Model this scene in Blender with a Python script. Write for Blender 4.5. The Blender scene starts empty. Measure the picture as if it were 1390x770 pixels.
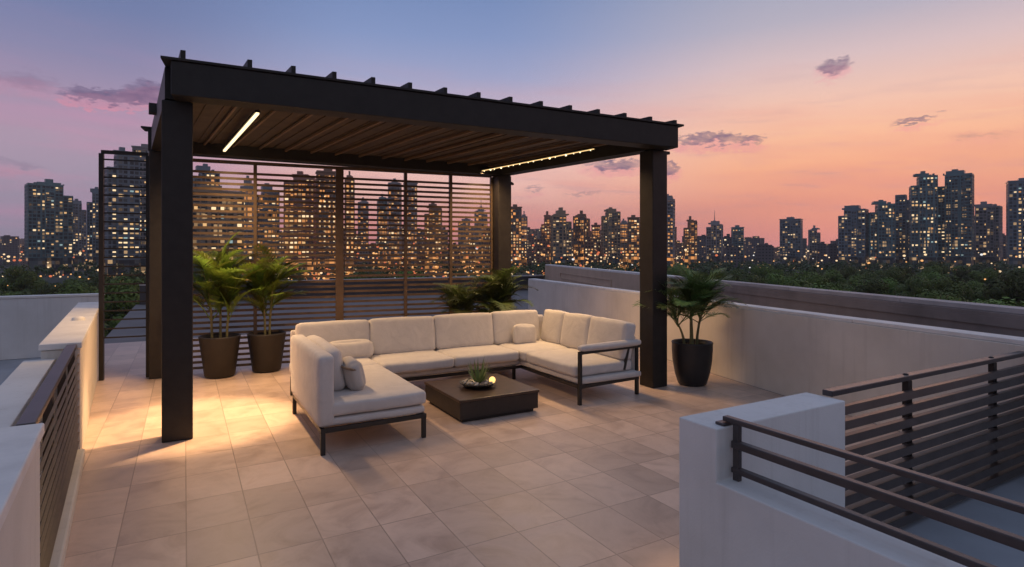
import bpy, bmesh, math, random
from mathutils import Vector, Matrix, noise
PI = math.pi
R = math.radians
random.seed(7)
sc = bpy.context.scene
col = sc.collection

# ------------------------------------------------------------------ camera
YAW = R(29.7)
FPX, UC, VH, CAMH = 780.0, 695.0, 343.0, 1.6
cam_d = bpy.data.cameras.new('camera')
cam = bpy.data.objects.new('camera', cam_d)
col.objects.link(cam)
cam.location = (0, 0, CAMH)
cam.rotation_euler = (PI / 2, 0, -YAW)
cam_d.sensor_width = 36
cam_d.lens = FPX / 1390 * 36
cam_d.shift_y = -(385 - VH) / 1390
cam_d.clip_start = 0.05
cam_d.clip_end = 9000
sc.camera = cam
AX = (math.sin(YAW), math.cos(YAW))
RX = (math.cos(YAW), -math.sin(YAW))


def far(px, d):
    """ground point seen at picture column px and at depth d (used to set out the skyline)"""
    r = (px - UC) / FPX * d
    return (AX[0] * d + RX[0] * r, AX[1] * d + RX[1] * r)


# ------------------------------------------------------------------ sky
world = bpy.data.worlds.new('World')
sc.world = world
world.use_nodes = True
nt = world.node_tree
for n in list(nt.nodes):
    nt.nodes.remove(n)


def srgb(r, g, b):
    def f(c):
        c /= 255
        return c / 12.92 if c <= .04045 else ((c + .055) / 1.055) ** 2.4
    return (f(r), f(g), f(b), 1)


class N:
    """tiny expression helper for shader maths"""
    def __init__(s, tree):
        s.t = tree

    def m(s, op, *a, clamp=False):
        n = s.t.nodes.new('ShaderNodeMath')
        n.operation = op
        n.use_clamp = clamp
        for i, v in enumerate(a):
            if isinstance(v, (int, float)):
                n.inputs[i].default_value = v
            else:
                s.t.links.new(v, n.inputs[i])
        return n.outputs[0]

    def mix(s, fac, a, b, blend='MIX'):
        n = s.t.nodes.new('ShaderNodeMix')
        n.data_type = 'RGBA'
        n.blend_type = blend
        for idx, v in ((0, fac), (6, a), (7, b)):
            if hasattr(v, 'is_linked'):
                s.t.links.new(v, n.inputs[idx])
            else:
                n.inputs[idx].default_value = v
        return n.outputs[2]

    def node(s, kind, **kw):
        n = s.t.nodes.new(kind)
        for k, v in kw.items():
            setattr(n, k, v)
        return n

    def ramp(s, fac, stops, interp='LINEAR'):
        n = s.t.nodes.new('ShaderNodeValToRGB')
        cr = n.color_ramp
        cr.interpolation = interp
        cr.elements[0].position, cr.elements[0].color = stops[0]
        cr.elements[1].position, cr.elements[1].color = stops[-1]
        for p, c in stops[1:-1]:
            e = cr.elements.new(p)
            e.color = c
        s.t.links.new(fac, n.inputs[0])
        return n.outputs[0]

    def noise(s, vec, scale, detail=3, rough=.5, dim='3D'):
        n = s.t.nodes.new('ShaderNodeTexNoise')
        n.noise_dimensions = dim
        n.inputs['Scale'].default_value = scale
        n.inputs['Detail'].default_value = detail
        n.inputs['Roughness'].default_value = rough
        if vec is not None:
            s.t.links.new(vec, n.inputs['Vector'])
        return n


w = N(nt)
tc = w.node('ShaderNodeTexCoord')
sep = w.node('ShaderNodeSeparateXYZ')
nt.links.new(tc.outputs['Generated'], sep.inputs[0])
X_, Y_, Z_ = sep.outputs
fwd = w.m('ADD', w.m('MULTIPLY', X_, AX[0]), w.m('MULTIPLY', Y_, AX[1]))
rgt = w.m('ADD', w.m('MULTIPLY', X_, RX[0]), w.m('MULTIPLY', Y_, RX[1]))
az = w.m('ARCTAN2', rgt, fwd)
el = w.m('MAXIMUM', Z_, 0.0)
RIGHT = [(0.0, srgb(190, 130, 140)), (.03, srgb(216, 138, 138)), (.075, srgb(244, 156, 134)), (.13, srgb(255, 178, 140)),
         (.18, srgb(255, 192, 158)), (.225, srgb(246, 198, 178)), (.285, srgb(218, 192, 194)), (.34, srgb(182, 176, 192)),
         (.41, srgb(156, 162, 186)), (.6, srgb(140, 150, 178)), (1.0, srgb(134, 146, 172))]
LEFT = [(0.0, srgb(146, 136, 156)), (.05, srgb(156, 144, 168)), (.11, srgb(172, 154, 176)), (.16, srgb(178, 154, 176)),
        (.215, srgb(166, 146, 174)), (.27, srgb(138, 136, 172)), (.33, srgb(114, 126, 168)), (.41, srgb(98, 116, 160)),
        (.6, srgb(122, 136, 170)), (1.0, srgb(128, 142, 168))]
MID = [(0.0, srgb(196, 122, 128)), (.05, srgb(224, 146, 140)), (.11, srgb(248, 194, 182)), (.17, srgb(242, 200, 194)),
       (.23, srgb(204, 180, 196)), (.29, srgb(158, 164, 200)), (.35, srgb(132, 150, 194)), (.41, srgb(116, 138, 184)),
       (.6, srgb(128, 144, 180)), (1.0, srgb(130, 144, 172))]
cR, cL, cM = (w.ramp(el, s_) for s_ in (RIGHT, LEFT, MID))
tl = w.m('DIVIDE', w.m('ADD', az, .60), .36, clamp=True)
tr = w.m('DIVIDE', w.m('SUBTRACT', az, -.05), .50, clamp=True)
sm = lambda t: w.m('MULTIPLY', w.m('MULTIPLY', t, t), w.m('SUBTRACT', 3.0, w.m('MULTIPLY', t, 2.0)))
skyc = w.mix(sm(tr), w.mix(sm(tl), cL, cM), cR)
# the eastern half of the sky, behind the deck, is already plain dusk blue
bk_ = w.m('ADD', w.m('MULTIPLY', fwd, -1.1), .12, clamp=True)
skyc = w.mix(bk_, skyc, w.ramp(el, [(0.0, srgb(122, 120, 134)), (.2, srgb(132, 136, 156)), (.6, srgb(132, 144, 166)), (1.0, srgb(128, 142, 166))]))
# thin streaked cirrus
cmb = w.node('ShaderNodeCombineXYZ')
nt.links.new(az, cmb.inputs[0])
nt.links.new(w.m('MULTIPLY', w.m('ADD', el, w.m('MULTIPLY', az, .05)), 9.0), cmb.inputs[1])
st = w.noise(cmb.outputs[0], 2.6, 5, .55).outputs[0]
streak = w.m('MULTIPLY', w.m('SUBTRACT', st, .47), 3.4, clamp=True)
lowmask = w.m('MULTIPLY', w.m('SUBTRACT', .32, el), 5.0, clamp=True)
skyc = w.mix(w.m('MULTIPLY', w.m('MULTIPLY', streak, lowmask), .68), skyc, w.mix(sm(tl), srgb(214, 142, 176), srgb(228, 146, 140)))
st2 = w.noise(cmb.outputs[0], 5.5, 4, .6).outputs[0]
skyc = w.mix(w.m('MULTIPLY', w.m('MULTIPLY', w.m('MULTIPLY', w.m('SUBTRACT', st2, .53), 4.0, clamp=True), lowmask), .5), skyc, srgb(168, 132, 158))
# small dark evening clouds
cn = w.node('ShaderNodeCombineXYZ')
nt.links.new(w.m('MULTIPLY', az, 1.0), cn.inputs[0])
nt.links.new(w.m('MULTIPLY', el, 2.6), cn.inputs[1])
n1 = w.noise(cn.outputs[0], 13, 5, .62)
warp = w.m('SUBTRACT', n1.outputs[0], .5)
n2 = w.noise(cn.outputs[0], 34, 4, .6)
warp2 = w.m('SUBTRACT', n2.outputs[0], .5)
n3 = w.noise(cn.outputs[0], 75, 3, .6)
warp3 = w.m('SUBTRACT', n3.outputs[0], .5)


def cloud_field(cl, dv=0.0, grow=1.0):
    tot = None
    for (u, v, su, sv, k) in cl:
        a0 = math.atan((u - UC) / FPX)
        e0 = (VH - v - dv) / math.sqrt(FPX ** 2 + (u - UC) ** 2 + (VH - v) ** 2)
        ku = su * grow / FPX * math.cos(a0) ** 2
        kv = sv * grow / FPX * math.cos(a0)
        dx = w.m('DIVIDE', w.m('ADD', w.m('SUBTRACT', az, a0), w.m('ADD', w.m('MULTIPLY', warp2, .035), w.m('MULTIPLY', warp3, .03))), ku)
        dy = w.m('DIVIDE', w.m('ADD', w.m('SUBTRACT', el, e0), w.m('ADD', w.m('MULTIPLY', warp, .034), w.m('MULTIPLY', warp3, .028))), kv)
        r2 = w.m('ADD', w.m('MULTIPLY', dx, dx), w.m('MULTIPLY', dy, dy))
        f = w.m('MULTIPLY', w.m('SUBTRACT', 1.0, r2), k * 1.5, clamp=True)
        tot = f if tot is None else w.m('MAXIMUM', tot, f)
    return w.m('MULTIPLY', tot, w.m('ADD', .75, w.m('MULTIPLY', warp2, 1.6)), clamp=True)


CL = [(150, 131, 72, 10, 1.5), (208, 128, 46, 17, 1.5), (30, 108, 60, 14, .3), (1131, 88, 27, 12, 1.0), (965, 189, 62, 7, 1.0),
      (1018, 189, 22, 6, .9), (832, 223, 48, 8, .9), (910, 228, 17, 8, .9), (1243, 163, 40, 4, .7), (725, 257, 20, 3, .5),
      (790, 262, 30, 3, .4), (30, 226, 50, 5, .3), (1330, 182, 50, 6, .25)]
skyc = w.mix(w.m('MULTIPLY', cloud_field(CL, 9, 1.12), .5), skyc, srgb(232, 140, 160))
skyc = w.mix(w.m('MULTIPLY', cloud_field(CL), .88), skyc, srgb(104, 88, 124))
# the physical twilight sky rides under the coloured afterglow
nish = w.node('ShaderNodeTexSky')
nish.sky_type = 'NISHITA'
nish.sun_disc = False
SUN_AZ = YAW + R(33)
nish.sun_elevation = R(1.0)
nish.sun_rotation = SUN_AZ
nish.altitude = 50
bg1 = w.node('ShaderNodeBackground')
bg1.inputs[1].default_value = 1.04
nt.links.new(skyc, bg1.inputs[0])
bg2 = w.node('ShaderNodeBackground')
bg2.inputs[1].default_value = 0.012
nt.links.new(nish.outputs[0], bg2.inputs[0])
addn = w.node('ShaderNodeAddShader')
nt.links.new(bg1.outputs[0], addn.inputs[0])
nt.links.new(bg2.outputs[0], addn.inputs[1])
wo = w.node('ShaderNodeOutputWorld')
nt.links.new(addn.outputs[0], wo.inputs[0])

# last glow of the sun, already below the skyline: weak, soft, from the right
sun_d = bpy.data.lights.new('afterglow_sun', 'SUN')
sun_d.energy = 0.12
sun_d.angle = R(14)
sun_d.color = (1, .55, .38)
sun = bpy.data.objects.new('afterglow_sun', sun_d)
col.objects.link(sun)
sd = Vector((-math.sin(SUN_AZ) * math.cos(R(4)), -math.cos(SUN_AZ) * math.cos(R(4)), -math.sin(R(4))))
sun.rotation_euler = sd.to_track_quat('-Z', 'Y').to_euler()

sc.view_settings.view_transform = 'Standard'
sc.view_settings.look = 'None'
sc.view_settings.exposure = 0.0
sc.view_settings.gamma = 1.0
sc.render.engine = 'CYCLES'
sc.cycles.use_denoising = True
sc.cycles.max_bounces = 7
sc.cycles.sample_clamp_indirect = 6


# ------------------------------------------------------------------ materials
def mat(name, c, rough=.6, metal=0.0, var=0.0, scale=6.0, bump=0.0, bscale=None, spec=None, emit=None, estr=0.0, c2=None, detail=4):
    m = bpy.data.materials.new(name)
    m.use_nodes = True
    t = m.node_tree
    b = t.nodes['Principled BSDF']
    b.inputs['Base Color'].default_value = (*c, 1)
    b.inputs['Roughness'].default_value = rough
    b.inputs['Metallic'].default_value = metal
    if spec is not None:
        b.inputs['Specular IOR Level'].default_value = spec
    x = N(t)
    if var or bump or c2:
        tcn = x.node('ShaderNodeTexCoord')
        nz = x.noise(tcn.outputs['Object'], scale, detail, .6)
        if var or c2:
            lo = tuple(v * (1 - var) for v in c)
            hi = c2 if c2 else tuple(min(1, v * (1 + var)) for v in c)
            rp = x.ramp(nz.outputs[0], [(.3, (*lo, 1)), (.7, (*hi, 1))])
            t.links.new(rp, b.inputs['Base Color'])
        if bump:
            nb = x.noise(tcn.outputs['Object'], bscale or scale * 4, 4, .6)
            bp = x.node('ShaderNodeBump')
            bp.inputs['Strength'].default_value = bump
            bp.inputs['Distance'].default_value = .01
            t.links.new(nb.outputs[0], bp.inputs['Height'])
            t.links.new(bp.outputs[0], b.inputs['Normal'])
    if emit:
        b.inputs['Emission Color'].default_value = (*emit, 1)
        b.inputs['Emission Strength'].default_value = estr
    return m


def stucco(name, c):
    m = mat(name, c, .85)
    t = m.node_tree
    x = N(t)
    b = t.nodes['Principled BSDF']
    tcn = x.node('ShaderNodeTexCoord')
    big = x.noise(tcn.outputs['Object'], 1.1, 5, .6)
    fine = x.noise(tcn.outputs['Object'], 90, 3, .6)
    rp = x.ramp(big.outputs[0], [(.25, (c[0] * .80, c[1] * .79, c[2] * .77, 1)), (.6, (*c, 1)), (.8, (min(1, c[0] * 1.05), min(1, c[1] * 1.05), min(1, c[2] * 1.04), 1))])
    # faint rain streaks running down
    mp = x.node('ShaderNodeMapping')
    mp.inputs['Scale'].default_value = (7, 7, .35)
    t.links.new(tcn.outputs['Object'], mp.inputs[0])
    sk = x.noise(mp.outputs[0], 2.0, 4, .6)
    sf = x.m('MULTIPLY', x.m('SUBTRACT', sk.outputs[0], .54), 2.2, clamp=True)
    t.links.new(x.mix(sf, rp, (c[0] * .72, c[1] * .71, c[2] * .69, 1)), b.inputs['Base Color'])
    bp = x.node('ShaderNodeBump')
    bp.inputs['Strength'].default_value = .25
    bp.inputs['Distance'].default_value = .004
    t.links.new(fine.outputs[0], bp.inputs['Height'])
    t.links.new(bp.outputs[0], b.inputs['Normal'])
    return m


def tile_mat():
    m = mat('porcelain_tile', (.45, .36, .30), .42)
    t = m.node_tree
    x = N(t)
    b = t.nodes['Principled BSDF']
    tcn = x.node('ShaderNodeTexCoord')
    br = x.node('ShaderNodeTexBrick')
    br.offset = 0.0
    br.squash = 1.0
    br.inputs['Scale'].default_value = 1.0
    br.inputs['Brick Width'].default_value = .33
    br.inputs['Row Height'].default_value = .47
    br.inputs['Mortar Size'].default_value = .0035
    br.inputs['Mortar Smooth'].default_value = .15
    br.inputs['Bias'].default_value = 0
    br.inputs['Color1'].default_value = (0, 0, 0, 1)
    br.inputs['Color2'].default_value = (1, 1, 1, 1)
    br.inputs['Mortar'].default_value = (.5, .5, .5, 1)
    mp = x.node('ShaderNodeMapping')
    mp.inputs['Location'].default_value = (-.01 + 66 * .1, -.02 + 4.7, 0)
    t.links.new(tcn.outputs['Object'], mp.inputs[0])
    t.links.new(mp.outputs[0], br.inputs['Vector'])
    # veining shifted per tile so that slabs differ
    off = x.node('ShaderNodeVectorMath', operation='MULTIPLY_ADD')
    t.links.new(br.outputs['Color'], off.inputs[0])
    off.inputs[1].default_value = (7, 13, 3)
    t.links.new(tcn.outputs['Object'], off.inputs[2])
    v1 = x.noise(off.outputs[0], 2.3, 7, .62)
    v1.inputs['Distortion'].default_value = 1.3
    v2 = x.noise(off.outputs[0], 9, 5, .65)
    c = x.ramp(v1.outputs[0], [(.25, (.36, .255, .20, 1)), (.48, (.50, .375, .305, 1)), (.62, (.55, .415, .34, 1)), (.8, (.46, .32, .235, 1))])
    c = x.mix(x.m('MULTIPLY', x.m('SUBTRACT', v2.outputs[0], .5), .9, clamp=True), c, (.36, .235, .165, 1))
    tone = x.m('ADD', .98, x.m('MULTIPLY', br.outputs['Color'], .34))
    tn = x.node('ShaderNodeVectorMath', operation='SCALE')
    t.links.new(c, tn.inputs[0])
    t.links.new(tone, tn.inputs['Scale'])
    c = x.mix(x.m('MULTIPLY', br.outputs['Fac'], .48), tn.outputs[0], (.17, .12, .10, 1))
    # worn, slightly stained patches
    big = x.noise(tcn.outputs['Object'], .8, 5, .6)
    c = x.mix(x.m('MULTIPLY', x.m('SUBTRACT', big.outputs[0], .5), 1.1, clamp=True), c, (.36, .29, .26, 1))
    t.links.new(c, b.inputs['Base Color'])
    rr = x.ramp(v1.outputs[0], [(.3, (.34, .34, .34, 1)), (.7, (.5, .5, .5, 1))])
    t.links.new(rr, b.inputs['Roughness'])
    bp = x.node('ShaderNodeBump')
    bp.inputs['Strength'].default_value = .5
    bp.inputs['Distance'].default_value = .004
    h = x.m('SUBTRACT', x.m('MULTIPLY', v2.outputs[0], .12), br.outputs['Fac'])
    t.links.new(h, bp.inputs['Height'])
    t.links.new(bp.outputs[0], b.inputs['Normal'])
    return m


def fabric_mat(name, c):
    m = mat(name, c, .9)
    t = m.node_tree
    x = N(t)
    b = t.nodes['Principled BSDF']
    b.inputs['Sheen Weight'].default_value = .15
    tcn = x.node('ShaderNodeTexCoord')
    big = x.noise(tcn.outputs['Object'], 6, 5, .6)
    big.inputs['Distortion'].default_value = 1.2
    fine = x.noise(tcn.outputs['Object'], 380, 2, .5)
    rp = x.ramp(big.outputs[0], [(.3, (c[0] * .9, c[1] * .9, c[2] * .9, 1)), (.7, (c[0] * 1.06, c[1] * 1.06, c[2] * 1.05, 1))])
    t.links.new(x.mix(x.m('MULTIPLY', fine.outputs[0], .25), rp, (c[0] * .7, c[1] * .68, c[2] * .66, 1)), b.inputs['Base Color'])
    bp = x.node('ShaderNodeBump')
    bp.inputs['Strength'].default_value = .35
    bp.inputs['Distance'].default_value = .016
    hh = x.m('ADD', big.outputs[0], x.m('MULTIPLY', fine.outputs[0], .12))
    t.links.new(hh, bp.inputs['Height'])
    t.links.new(bp.outputs[0], b.inputs['Normal'])
    return m


def emis(name, c, s, sample=False):
    m = bpy.data.materials.new(name)
    m.use_nodes = True
    t = m.node_tree
    b = t.nodes['Principled BSDF']
    b.inputs['Base Color'].default_value = (.02, .02, .02, 1)
    b.inputs['Emission Color'].default_value = (*c, 1)
    b.inputs['Emission Strength'].default_value = s
    if not sample:
        m.cycles.emission_sampling = 'NONE'
    return m


def leaf_mat(name, c1, c2, trans=.25, rough=.5):
    m = mat(name, c1, rough)
    t = m.node_tree
    x = N(t)
    b = t.nodes['Principled BSDF']
    geo = x.node('ShaderNodeNewGeometry')
    tcn = x.node('ShaderNodeTexCoord')
    oi = x.node('ShaderNodeObjectInfo')
    big = x.noise(tcn.outputs['Object'], .5, 3, .6)
    f = x.m('ADD', x.m('MULTIPLY', geo.outputs['Random Per Island'], .3), x.m('MULTIPLY', big.outputs[0], .75), clamp=True)
    c = x.ramp(f, [(.15, (*c1, 1)), (.85, (*c2, 1))])
    hs = x.node('ShaderNodeHueSaturation')
    t.links.new(c, hs.inputs['Color'])
    t.links.new(x.m('ADD', .455, x.m('MULTIPLY', oi.outputs['Random'], .06)), hs.inputs['Hue'])
    t.links.new(x.m('ADD', .4, x.m('MULTIPLY', oi.outputs['Random'], 1.2)), hs.inputs['Value'])
    t.links.new(hs.outputs[0], b.inputs['Base Color'])
    tr_ = x.node('ShaderNodeBsdfTranslucent')
    t.links.new(hs.outputs[0], tr_.inputs[0])
    mx = x.node('ShaderNodeMixShader')
    mx.inputs[0].default_value = trans
    t.links.new(b.outputs[0], mx.inputs[1])
    t.links.new(tr_.outputs[0], mx.inputs[2])
    t.links.new(mx.outputs[0], t.nodes['Material Output'].inputs[0])
    return m


M = dict(
    tile=tile_mat(),
    stucco=stucco('painted_stucco', (.72, .67, .60)),
    stucco_warm_lit=stucco('beige_stucco_warm_lit', (.60, .44, .32)),  # beige wall colour, warmed to stand in for warm light missing there
    stucco_cool=stucco('white_stucco', (.74, .74, .735)),
    coping=mat('wall_cap_paint', (.74, .72, .69), .6, var=.1, scale=5, bump=.1),
    metal=mat('dark_bronze_metal', (.024, .0205, .0185), .5, var=.2, scale=9, bump=.06, bscale=60, spec=.35),
    metal_brown=mat('bronze_slat_metal', (.10, .066, .043), .42, var=.25, scale=7, bump=.06, bscale=50),
    rib=mat('bronze_ceiling_rib', (.15, .095, .058), .5, var=.2, scale=8, bump=.1, bscale=40),
    soffit=mat('dark_soffit_board', (.060, .042, .030), .6, var=.3, scale=6, bump=.15, bscale=30),
    rail=mat('painted_rail_metal', (.060, .050, .050), .38, var=.2, scale=8, bump=.05, bscale=60),
    fabric=fabric_mat('oatmeal_fabric', (.60, .565, .545)),
    fabric_pillow=fabric_mat('grey_pillow_fabric', (.50, .46, .43)),
    wicker=mat('woven_strap', (.25, .17, .11), .8, var=.3, scale=40, bump=.4),
    sofa_metal=mat('black_sofa_metal', (.020, .018, .017), .4, bump=.03, bscale=80),
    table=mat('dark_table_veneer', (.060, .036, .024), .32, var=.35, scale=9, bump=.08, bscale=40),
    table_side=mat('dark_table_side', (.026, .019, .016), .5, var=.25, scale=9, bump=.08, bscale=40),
    pot_brown=mat('brown_planter', (.022, .017, .014), .55, var=.2, scale=8, bump=.15, bscale=60),
    pot_black=mat('black_planter', (.018, .017, .018), .45, var=.2, scale=8, bump=.12, bscale=60),
    soil=mat('potting_soil', (.03, .02, .014), .95, var=.4, scale=30, bump=.8),
    stem=mat('palm_stem', (.17, .15, .06), .6, var=.3, scale=14, bump=.3, bscale=30),
    palm=leaf_mat('palm_leaflet', (.085, .155, .022), (.22, .32, .055), .4, .42),
    palm_shade=leaf_mat('shaded_palm_leaflet', (.026, .050, .012), (.085, .115, .028), .2, .45),  # darker copy of the palm leaf, shade put into its colour
    palm_dark=leaf_mat('dark_palm_leaflet', (.060, .125, .040), (.17, .26, .085), .25, .42),
    crown=leaf_mat('tree_leaf', (.024, .060, .007), (.155, .225, .034), .06, .7),
    wood_far=leaf_mat('far_wood_leaf', (.014, .032, .008), (.060, .095, .022), .05, .7),
    bark=mat('tree_bark', (.06, .045, .035), .9, var=.4, scale=3, bump=.5),
    ground=mat('city_ground', (.05, .05, .045), .9, var=.5, scale=.02, c2=(.035, .055, .03)),
    membrane=mat('roof_membrane', (.17, .155, .155), .8, var=.18, scale=.7, bump=.2, bscale=30),
    parapet_dark=mat('dark_parapet_render', (.075, .066, .066), .85, var=.25, scale=1.2, bump=.2, bscale=20),
    parapet_grey=mat('weathered_grey_parapet', (.25, .205, .185), .85, var=.25, scale=1.4, bump=.25, bscale=20),
    parapet_cap=mat('grey_coping', (.42, .38, .37), .7, var=.2, scale=2),
    landing=mat('landing_paint', (.30, .32, .36), .6, var=.14, scale=1.5, bump=.1),
    strip=emis('led_strip_glow', (1.0, .78, .44), 2.0, True),
    strip_dim=emis('led_string_glow', (1.0, .66, .28), 1.3, True),
    bead=emis('led_bead_glow', (1.0, .78, .44), 2.6, True),
    step=emis('step_light_glow', (1.0, .66, .34), 20, True),
    succulent=leaf_mat('succulent_leaf', (.07, .15, .05), (.19, .27, .10), .2, .45),
    bowl=mat('dark_ceramic', (.03, .028, .026), .3, bump=.05),
    pebble=mat('pale_pebble', (.5, .45, .38), .6, var=.3, scale=30),
    wax=mat('candle_wax', (.75, .55, .25), .4, emit=(1, .58, .18), estr=1.6),
)


# ------------------------------------------------------------------ mesh helpers
class MB:
    def __init__(s):
        s.v, s.f, s.smooth, s.mi = [], [], [], []

    def add(s, vs, fs, smooth=False, mi=0):
        o = len(s.v)
        s.v += [tuple(p) for p in vs]
        for f in fs:
            s.f.append([i + o for i in f])
            s.smooth.append(smooth)
            s.mi.append(mi)
        return s

    def hexa(s, p, mi=0):
        """8 corners: bottom ring 0-3, top ring 4-7"""
        return s.add(p, [(3, 2, 1, 0), (4, 5, 6, 7), (0, 1, 5, 4), (1, 2, 6, 5), (2, 3, 7, 6), (3, 0, 4, 7)], mi=mi)

    def box(s, x0, x1, y0, y1, z0, z1, mi=0):
        return s.hexa([(x0, y0, z0), (x1, y0, z0), (x1, y1, z0), (x0, y1, z0), (x0, y0, z1), (x1, y0, z1), (x1, y1, z1), (x0, y1, z1)], mi)

    def bar(s, a, b, wd, ht, roll=0.0, mi=0):
        a, b = Vector(a), Vector(b)
        d = (b - a).normalized()
        up = Vector((0, 0, 1)) if abs(d.z) < .95 else Vector((0, 1, 0))
        sx = d.cross(up).normalized()
        sz = sx.cross(d).normalized()
        if roll:
            q = Matrix.Rotation(roll, 3, d)
            sx, sz = q @ sx, q @ sz
        p = []
        for sz_ in (-.5, .5):
            for e, sx_ in ((a, -.5), (a, .5), (b, .5), (b, -.5)):
                p.append(e + sx * wd * sx_ + sz * ht * sz_)
        return s.hexa([tuple(q) for q in p], mi)

    def prism(s, poly, z0, z1):
        n = len(poly)
        vs = [(x, y, z0) for x, y in poly] + [(x, y, z1) for x, y in poly]
        fs = [tuple(range(n - 1, -1, -1)), tuple(range(n, 2 * n))] + [(i, (i + 1) % n, n + (i + 1) % n, n + i) for i in range(n)]
        return s.add(vs, fs)

    def tube(s, pts, rad, seg=8, cap=True, mi=0):
        pts = [Vector(p) for p in pts]
        rs = rad if isinstance(rad, (list, tuple)) else [rad] * len(pts)
        vs, fs = [], []
        for i, p in enumerate(pts):
            d = (pts[min(i + 1, len(pts) - 1)] - pts[max(i - 1, 0)]).normalized()
            u = d.cross(Vector((.31, .17, .93))).normalized()
            v = d.cross(u)
            for k in range(seg):
                a = 2 * PI * k / seg
                vs.append(p + (u * math.cos(a) + v * math.sin(a)) * rs[i])
        for i in range(len(pts) - 1):
            for k in range(seg):
                k2 = (k + 1) % seg
                fs.append((i * seg + k, i * seg + k2, (i + 1) * seg + k2, (i + 1) * seg + k))
        s.add(vs, fs, True, mi)
        if cap:
            n = (len(pts) - 1) * seg
            s.add(vs[:seg], [tuple(range(seg - 1, -1, -1))], False, mi)
            s.add(vs[n:], [tuple(range(seg))], False, mi)
        return s

    def lathe(s, prof, seg=40, c=(0, 0)):
        vs, fs = [], []
        for r, z in prof:
            for k in range(seg):
                a = 2 * PI * k / seg
                vs.append((c[0] + r * math.cos(a), c[1] + r * math.sin(a), z))
        for i in range(len(prof) - 1):
            for k in range(seg):
                k2 = (k + 1) % seg
                fs.append((i * seg + k, i * seg + k2, (i + 1) * seg + k2, (i + 1) * seg + k))
        return s.add(vs, fs, True)

    def cushion(s, c, dim, r=.05, puff=.02, rot=None, n=12, seed=0, wr=.0045):
        """rounded, slightly puffed and creased upholstery block"""
        hx, hy, hz = (d / 2 for d in dim)
        r = min(r, hx * .95, hy * .95, hz * .95)
        rot = rot or Matrix.Identity(3)
        key, vs, fs = {}, [], []

        def pt(p):
            k = tuple(round(q, 4) for q in p)
            if k in key:
                return key[k]
            P = Vector((p[0] * hx, p[1] * hy, p[2] * hz))
            Q = Vector((max(-hx + r, min(hx - r, P.x)), max(-hy + r, min(hy - r, P.y)), max(-hz + r, min(hz - r, P.z))))
            d = P - Q
            if d.length > 1e-6:
                d.normalize()
            P = Q + d * r
            fx, fy, fz = 1 - p[0] ** 2, 1 - p[1] ** 2, 1 - p[2] ** 2
            P += Vector((p[0] * fy * fz, p[1] * fx * fz, p[2] * fx * fy)) * puff
            nn = noise.noise_vector(P * 5 + Vector((seed * 3.7, seed * 1.3, seed * 2.1)))
            P += nn * wr
            key[k] = len(vs)
            vs.append(tuple(rot @ P + Vector(c)))
            return key[k]
        g = [math.sin((i / n - .5) * PI) * .35 + (i / n * 2 - 1) * .65 for i in range(n + 1)]
        for ax in range(3):
            for sg in (-1, 1):
                for i in range(n):
                    for j in range(n):
                        q = []
                        for (a, b) in ((i, j), (i + 1, j), (i + 1, j + 1), (i, j + 1)):
                            p = [0, 0, 0]
                            p[ax] = sg
                            p[(ax + 1) % 3] = g[a]
                            p[(ax + 2) % 3] = g[b]
                            q.append(pt(p))
                        if sg < 0:
                            q.reverse()
                        fs.append(tuple(q))
        return s.add(vs, fs, True)

    def ball(s, c, r, seg=10, rings=7, sc_=(1, 1, 1), mi=0):
        vs, fs = [], []
        for i in range(rings + 1):
            t = PI * i / rings
            for k in range(seg):
                a = 2 * PI * k / seg
                vs.append((c[0] + r * sc_[0] * math.sin(t) * math.cos(a), c[1] + r * sc_[1] * math.sin(t) * math.sin(a), c[2] + r * sc_[2] * math.cos(t)))
        for i in range(rings):
            for k in range(seg):
                k2 = (k + 1) % seg
                fs.append((i * seg + k, (i + 1) * seg + k, (i + 1) * seg + k2, i * seg + k2))
        return s.add(vs, fs, True, mi)

    def mesh(s, name, mats, org=(0, 0, 0)):
        me = bpy.data.meshes.new(name)
        ox, oy, oz = org
        me.from_pydata([(x - ox, y - oy, z - oz) for x, y, z in s.v], [], s.f)
        me.polygons.foreach_set('use_smooth', s.smooth)
        me.polygons.foreach_set('material_index', s.mi)
        for m_ in (mats if isinstance(mats, (list, tuple)) else [mats]):
            me.materials.append(m_)
        me.update()
        return me


ORG = {}


def tag(o, label=None, cat=None, group=None, kind=None):
    if label:
        o['label'] = label
    if cat:
        o['category'] = cat
    if group:
        o['group'] = group
    if kind:
        o['kind'] = kind
    return o


def thing(name, label, cat, loc=(0, 0, 0), rz=0.0, group=None):
    o = bpy.data.objects.new(name, None)
    o.empty_display_size = .1
    col.objects.link(o)
    o.location = loc
    o.rotation_euler = (0, 0, rz)
    ORG[o.name] = tuple(loc) if not rz else None
    return tag(o, label, cat, group)


def obj(name, mb, m, parent=None, org=None, bevel=0.0, world_space=True):
    """link ONE mesh object; under a parent the mesh is shifted into the parent's frame"""
    if parent is not None:
        o_ = ORG.get(parent.name) if world_space else (0, 0, 0)
        if o_ is None:
            o_ = (0, 0, 0)
    else:
        o_ = org or (0, 0, 0)
    me = mb.mesh(name, m, o_)
    o = bpy.data.objects.new(name, me)
    col.objects.link(o)
    if parent is not None:
        o.parent = parent
        ORG[o.name] = o_
    else:
        o.location = o_
        ORG[o.name] = o_
    if bevel:
        bv = o.modifiers.new('edge', 'BEVEL')
        bv.width = bevel
        bv.segments = 2
        bv.limit_method = 'ANGLE'
        bv.angle_limit = R(40)
    return o


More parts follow.
